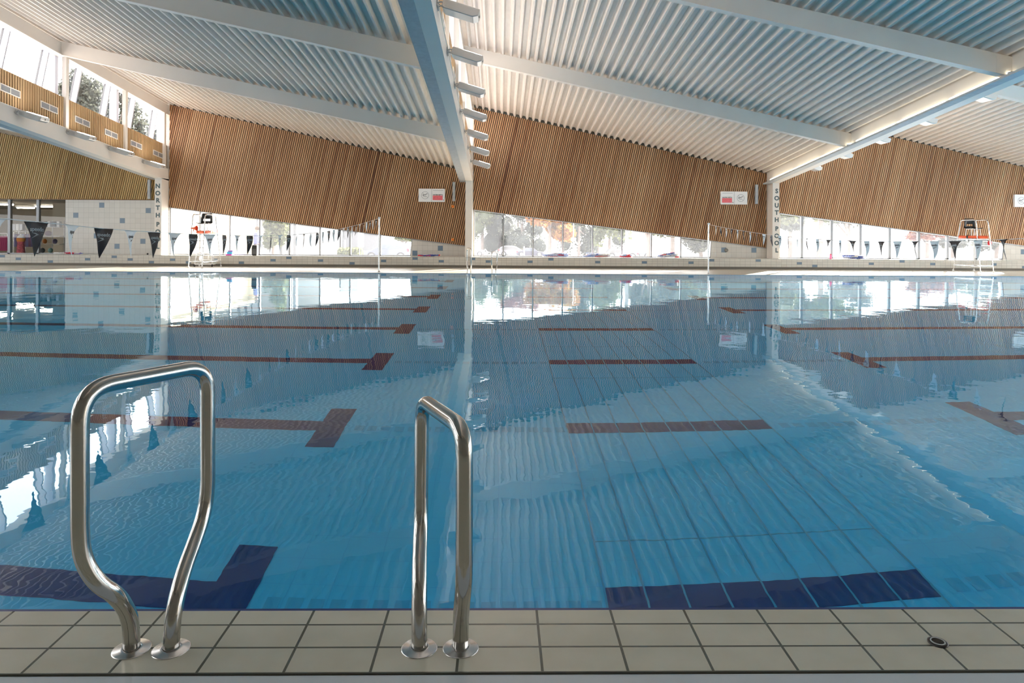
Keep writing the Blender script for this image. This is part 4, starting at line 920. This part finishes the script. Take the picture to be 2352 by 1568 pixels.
tree(305, 70, 9.5, 2.8, 5.0, 'leaf_grey', 'tall tree seen through the high left windows, right one', 2600, 0, .18)
# hedge
x0, x1 = P(778, 575, 44).x, P(832, 575, 44).x; b = MB(); rr = random.Random(5)
for k in range(900):
    p = Vector((rr.uniform(x0, x1), 44 + rr.uniform(-.4, .4), gz(44) + rr.uniform(0, .85))); a = Vector((rr.gauss(0, 1), rr.gauss(0, 1), rr.gauss(0, 1))).normalized(); e = a.orthogonal().normalized(); b.t = rr.random()
    b.add([p - a * .1, p + e * .07, p + a * .1, p - e * .07], [[0, 1, 2, 3]])
tag(b.build('hedge', 'leaf_green', origin=((x0 + x1) / 2, 44, gz(44))), 'low yellow-green hedge left of the pale blue hatchback', 'hedge')
# cars
def car(pxf, pxr, Y, zroof, mt, label, kind='hatch', glassm='grey', zg=None):
    xf, xr = P(pxf, 570, Y).x, P(pxr, 570, Y).x; L_ = xr - xf; g = gz(Y); H = zroof - g; W_ = 1.7
    t = thing('car', ((xf + xr) / 2, Y, g), label, 'car', 'parked cars outside')
    if kind == 'hatch': body = [(0, .22), (.0, .45), (.03, .52), (.20, .60), (.40, .93), (.52, 1.0), (.78, 1.0), (.93, .86), (.99, .62), (1, .4), (.99, .2), (.90, .14), (.12, .14)]; gl = [(.29, .62), (.43, .92), (.52, .95), (.78, .95), (.88, .82), (.9, .64)]
    elif kind == 'van': body = [(0, .2), (0, .5), (.04, .58), (.14, .94), (.2, 1.0), (.95, 1.0), (1, .9), (1, .2), (.9, .12), (.1, .12)]; gl = [(.1, .62), (.18, .92), (.42, .92), (.42, .62)]
    else: body = [(0, .22), (.0, .48), (.03, .55), (.24, .62), (.38, .95), (.46, 1.0), (.66, 1.0), (.80, .68), (.97, .62), (1, .5), (1, .22), (.9, .14), (.12, .14)]; gl = [(.31, .64), (.42, .93), (.65, .94), (.76, .68)]
    pl = [(xf + u * L_, Y - W_ / 2, g + v * H) for u, v in body]; b = MB(); b.prism(pl, (0, W_, 0)); b.build('body', mt, t, bevel=.06)
    b = MB(); q = [(xf + u * L_, Y - W_ / 2 - .012, g + v * H) for u, v in gl]; b.prism(q, (0, .02, 0)); b.build('side_windows', glassm, t)
    um = .5 if kind != 'van' else .3
    b = MB(); b.box(xf + um * L_ - .03, xf + um * L_ + .03, Y - W_ / 2 - .02, Y - W_ / 2, g + .16 * H, g + .95 * H); b.build('door_pillar', mt, t)
    b = MB(); b.box(min(xf + .0 * L_, xf + .05 * L_), max(xf + .0 * L_, xf + .05 * L_), Y - W_ / 2 - .015, Y - W_ / 2, g + .46 * H, g + .54 * H); b.build('headlamp', 'whitep', t)
    b = MB(); b.box(min(xf + .955 * L_, xf + 1.0 * L_), max(xf + .955 * L_, xf + 1.0 * L_), Y - W_ / 2 - .015, Y - W_ / 2, g + .5 * H, g + .66 * H); b.build('tail_lamp', 'red', t)
    for u in (.19, .82):
        for yy in (Y - W_ / 2 - .02, Y + W_ / 2 - .15):
            b = MB(); c = (xf + u * L_, yy, g + .3); b.lathe([(.0001, 0), (.18, 0), (.30, 0), (.31, .02), (.31, .17), (.0001, .17)], c, 20, ax='Y'); w = b.build('wheel', 'black', t)
            b = MB(); b.lathe([(.0001, -.01), (.17, -.01), (.19, .0)], c, 16, ax='Y'); b.build('hubcap', 'silver', w) if False else b.build('hubcap', 'silver', t)
M['carblue'] = mat('pale_blue_paint', (.10, .115, .19), .3, .0, .5, coat=.5); M['carwhite'] = mat('white_paint_car', (.15, .15, .17), .3, coat=.5); M['cardark'] = mat('dark_car_paint', (.03, .03, .06), .3, coat=.5); M['carglass'] = mat('car_glass', (.10, .12, .15), .2)
car(838, 943, 50, P(900, 556, 50).z, 'carblue', 'pale blue hatchback parked outside left of the centre column', 'hatch', 'carglass')
car(1212, 1145, 92, P(1170, 564, 92).z, 'carwhite', 'white hatchback parked beyond the second window pane right of centre', 'hatch')
car(1250, 1186, 84, P(1215, 569, 84).z, 'cardark', 'dark saloon parked in front of the white hatchback', 'saloon', 'carglass')
car(1112, 1060, 88, P(1095, 562, 88).z, 'carwhite', 'white car half hidden behind the centre column', 'saloon', 'carglass')
car(1388, 1462, 62, P(1410, 571, 62).z, 'carwhite', 'pale van parked behind the tall grey post', 'van')
car(1452, 1490, 70, P(1470, 577, 70).z, 'carwhite', 'pale car at the right end of the parked row', 'saloon', 'carglass')
# buildings and posts
M['concrete'] = mat('pale_concrete', (.32, .32, .32), .8); M['concgrey'] = mat('grey_concrete', (.13, .135, .15), .8)
def px_box(mb, a, b_, Y, z0, z1, d=.4, mi=0): mb.box(P(a, 550, Y).x, P(b_, 550, Y).x, Y, Y + d, z0, z1, mi)
t = thing('building', (P(520, 550, 46).x, 46, gz(46)), 'pale concrete building with pillars outside the left windows', 'building')
b = MB(); px_box(b, 380, 735, 50, gz(50), 7, 6); b.build('wall', 'concrete', t)
b = MB(); px_box(b, 380, 700, 45, 4.6, 5.2, 6); b.build('canopy', 'concrete', t)
for a, c in ((535, 547), (570, 578), (581, 592), (643, 649), (661, 668), (560, 563), (674, 680)): b = MB(); px_box(b, a, c, 45.5, gz(45.5), 4.6, .5); b.build('pillar', 'concgrey', t)
for a, c in ((740, 776), (783, 822)): b = MB(); px_box(b, a, c, 58, gz(58), 3.5, 4); b.build('block', 'concrete', t)
b = MB(); px_box(b, 786, 868, 56, gz(56), 1.6, .1); b.build('dark_fence', 'concgrey', t)
b = MB(); px_box(b, 822, 834, 43, P(828, 567, 43).z, P(828, 533, 43).z, .1); b.build('panel', 'whitep', None) if False else None
t = thing('banner_sign', (P(828, 550, 43).x, 43, gz(43)), 'white and pale green banner sign on two legs outside', 'sign')
b = MB(); px_box(b, 822, 834.5, 43, P(828, 567, 43).z, P(828, 530, 43).z, .08); b.build('panel', 'whitep', t)
M['limes'] = mat('pale_lime_print', (.55, .68, .32), .6)
b = MB(); px_box(b, 824, 832.5, 42.98, P(828, 562, 43).z, P(828, 547, 43).z, .02); b.build('printed_panel', 'limes', t)
for a in (825.5, 830.5): b = MB(); px_box(b, a, a + 1, 43.02, gz(43), P(828, 566, 43).z, .05); b.build('leg', 'frame', t)
t = thing('street_sign', (P(1317, 550, 40).x, 40, gz(40)), 'thin pale pole with a blank rectangular sign outside', 'sign')
b = MB(); x = P(1317, 550, 40).x; b.tube([(x, 40, gz(40)), (x, 40, 2.6)], .022, 8); b.build('pole', 'whitep', t)
b = MB(); px_box(b, 1312, 1323, 39.96, P(1317, 553.5, 40).z, P(1317, 546, 40).z, .03); b.build('plate', 'whitep', t)
b = MB(); px_box(b, 1437, 1444, 38, gz(38), 4.5, .15); tag(b.build('lamp_post', 'concgrey', origin=(P(1440, 550, 38).x, 38, gz(38))), 'tall grey square post outside in front of the pale van', 'post')
for k, px in enumerate((792, 1204, 1269)):
    x = P(px, 560, 48).x; b = MB(); b.tube([(x, 48, gz(48)), (x, 48, P(px, 551 if k == 0 else 566, 48).z)], .05, 10); tag(b.build('bollard', 'whitep', origin=(x, 48, gz(48))), 'slim white bollard outside, %s of three from the left' % ('first', 'second', 'third')[k], 'bollard', 'white bollards outside')
M['roofdark'] = mat('slate_roof', (.25, .26, .3), .7)
t = thing('house', (P(2010, 550, 80).x, 80, gz(80)), 'pale low building far outside the right windows', 'building')
b = MB(); px_box(b, 1960, 2300, 84, gz(84), .6, 5); b.build('wall', 'concrete', t)
t = thing('house', (P(1480, 550, 100).x, 100, gz(100)), 'pale distant building behind the parked van', 'building')
b = MB(); px_box(b, 1455, 1500, 100, gz(100), 3.5, 5); b.build('wall', 'concrete', t)

# ---- person outside in a blue jacket
def skinned(pts, edges, rad, name, mt, parent, sub=2):
    me = bpy.data.meshes.new(name); me.from_pydata([tuple(Vector(p) - Vector(parent['_o'])) for p in pts], edges, []); o = bpy.data.objects.new(name, me); COL.objects.link(o); o.parent = parent; o['_o'] = parent['_o']
    o.modifiers.new('skin', 'SKIN'); 
    for v, r in zip(me.skin_vertices[0].data, rad): v.radius = (r, r)
    me.skin_vertices[0].data[0].use_root = True
    s = o.modifiers.new('sub', 'SUBSURF'); s.levels = sub; s.render_levels = sub; me.materials.append(M[mt]); return o
Yp = 30.0; c = P(591, 540, Yp); g = gz(Yp); X = c.x
t = thing('person', (X, Yp, g), 'person in a blue jacket walking past outside behind the loudspeaker', 'person')
q = lambda x, y, z: (X + x, Yp + y, g + z)
pts = [q(0, 0, .92), q(0, 0, 1.15), q(0, 0, 1.36), q(-.01, 0, 1.47), q(-.02, 0, 1.53), q(-.02, 0, 1.62), q(-.1, .1, .88), q(-.18, .12, .5), q(-.05, .12, .1), q(-.16, .12, .04), q(.08, -.1, .88), q(.1, -.12, .48), q(.25, -.12, .1), q(.14, -.12, .03), q(-.03, .19, 1.38), q(-.08, .24, 1.12), q(-.2, .22, .92), q(.02, -.19, 1.38), q(.08, -.25, 1.12), q(.02, -.24, .9)]
ed = [(0, 1), (1, 2), (2, 3), (3, 4), (4, 5), (0, 6), (6, 7), (7, 8), (8, 9), (0, 10), (10, 11), (11, 12), (12, 13), (2, 14), (14, 15), (15, 16), (2, 17), (17, 18), (18, 19)]
rad = [.13, .12, .14, .06, .055, .09, .09, .06, .045, .035, .09, .06, .045, .035, .055, .042, .03, .055, .042, .03]
skinned(pts, ed, rad, 'body', 'skin', t)
M['jacket'] = mat('blue_jacket', (.06, .07, .20), .8); M['trouser'] = mat('dark_trousers', (.03, .03, .05), .8); M['hair'] = mat('brown_hair', (.05, .03, .02), .7)
skinned([q(0, 0, .84), q(0, 0, 1.12), q(0, 0, 1.35), q(-.01, 0, 1.46), q(-.03, .19, 1.38), q(-.08, .24, 1.12), q(-.17, .22, .97), q(.02, -.19, 1.38), q(.08, -.25, 1.12), q(.04, -.24, .96)], [(0, 1), (1, 2), (2, 3), (2, 4), (4, 5), (5, 6), (2, 7), (7, 8), (8, 9)], [.17, .165, .175, .08, .085, .065, .05, .085, .065, .05], 'jacket', 'jacket', t)
skinned([q(0, 0, .9), q(-.1, .1, .84), q(-.18, .12, .5), q(-.06, .12, .12), q(.08, -.1, .84), q(.1, -.12, .48), q(.23, -.12, .14)], [(0, 1), (1, 2), (2, 3), (0, 4), (4, 5), (5, 6)], [.15, .11, .08, .06, .11, .08, .06], 'trousers', 'trouser', t)
b = MB(); b.ball(q(.0, 0, 1.645), .10, 0, 10, (1.0, .85, .95)); b.build('hair', 'hair', t)
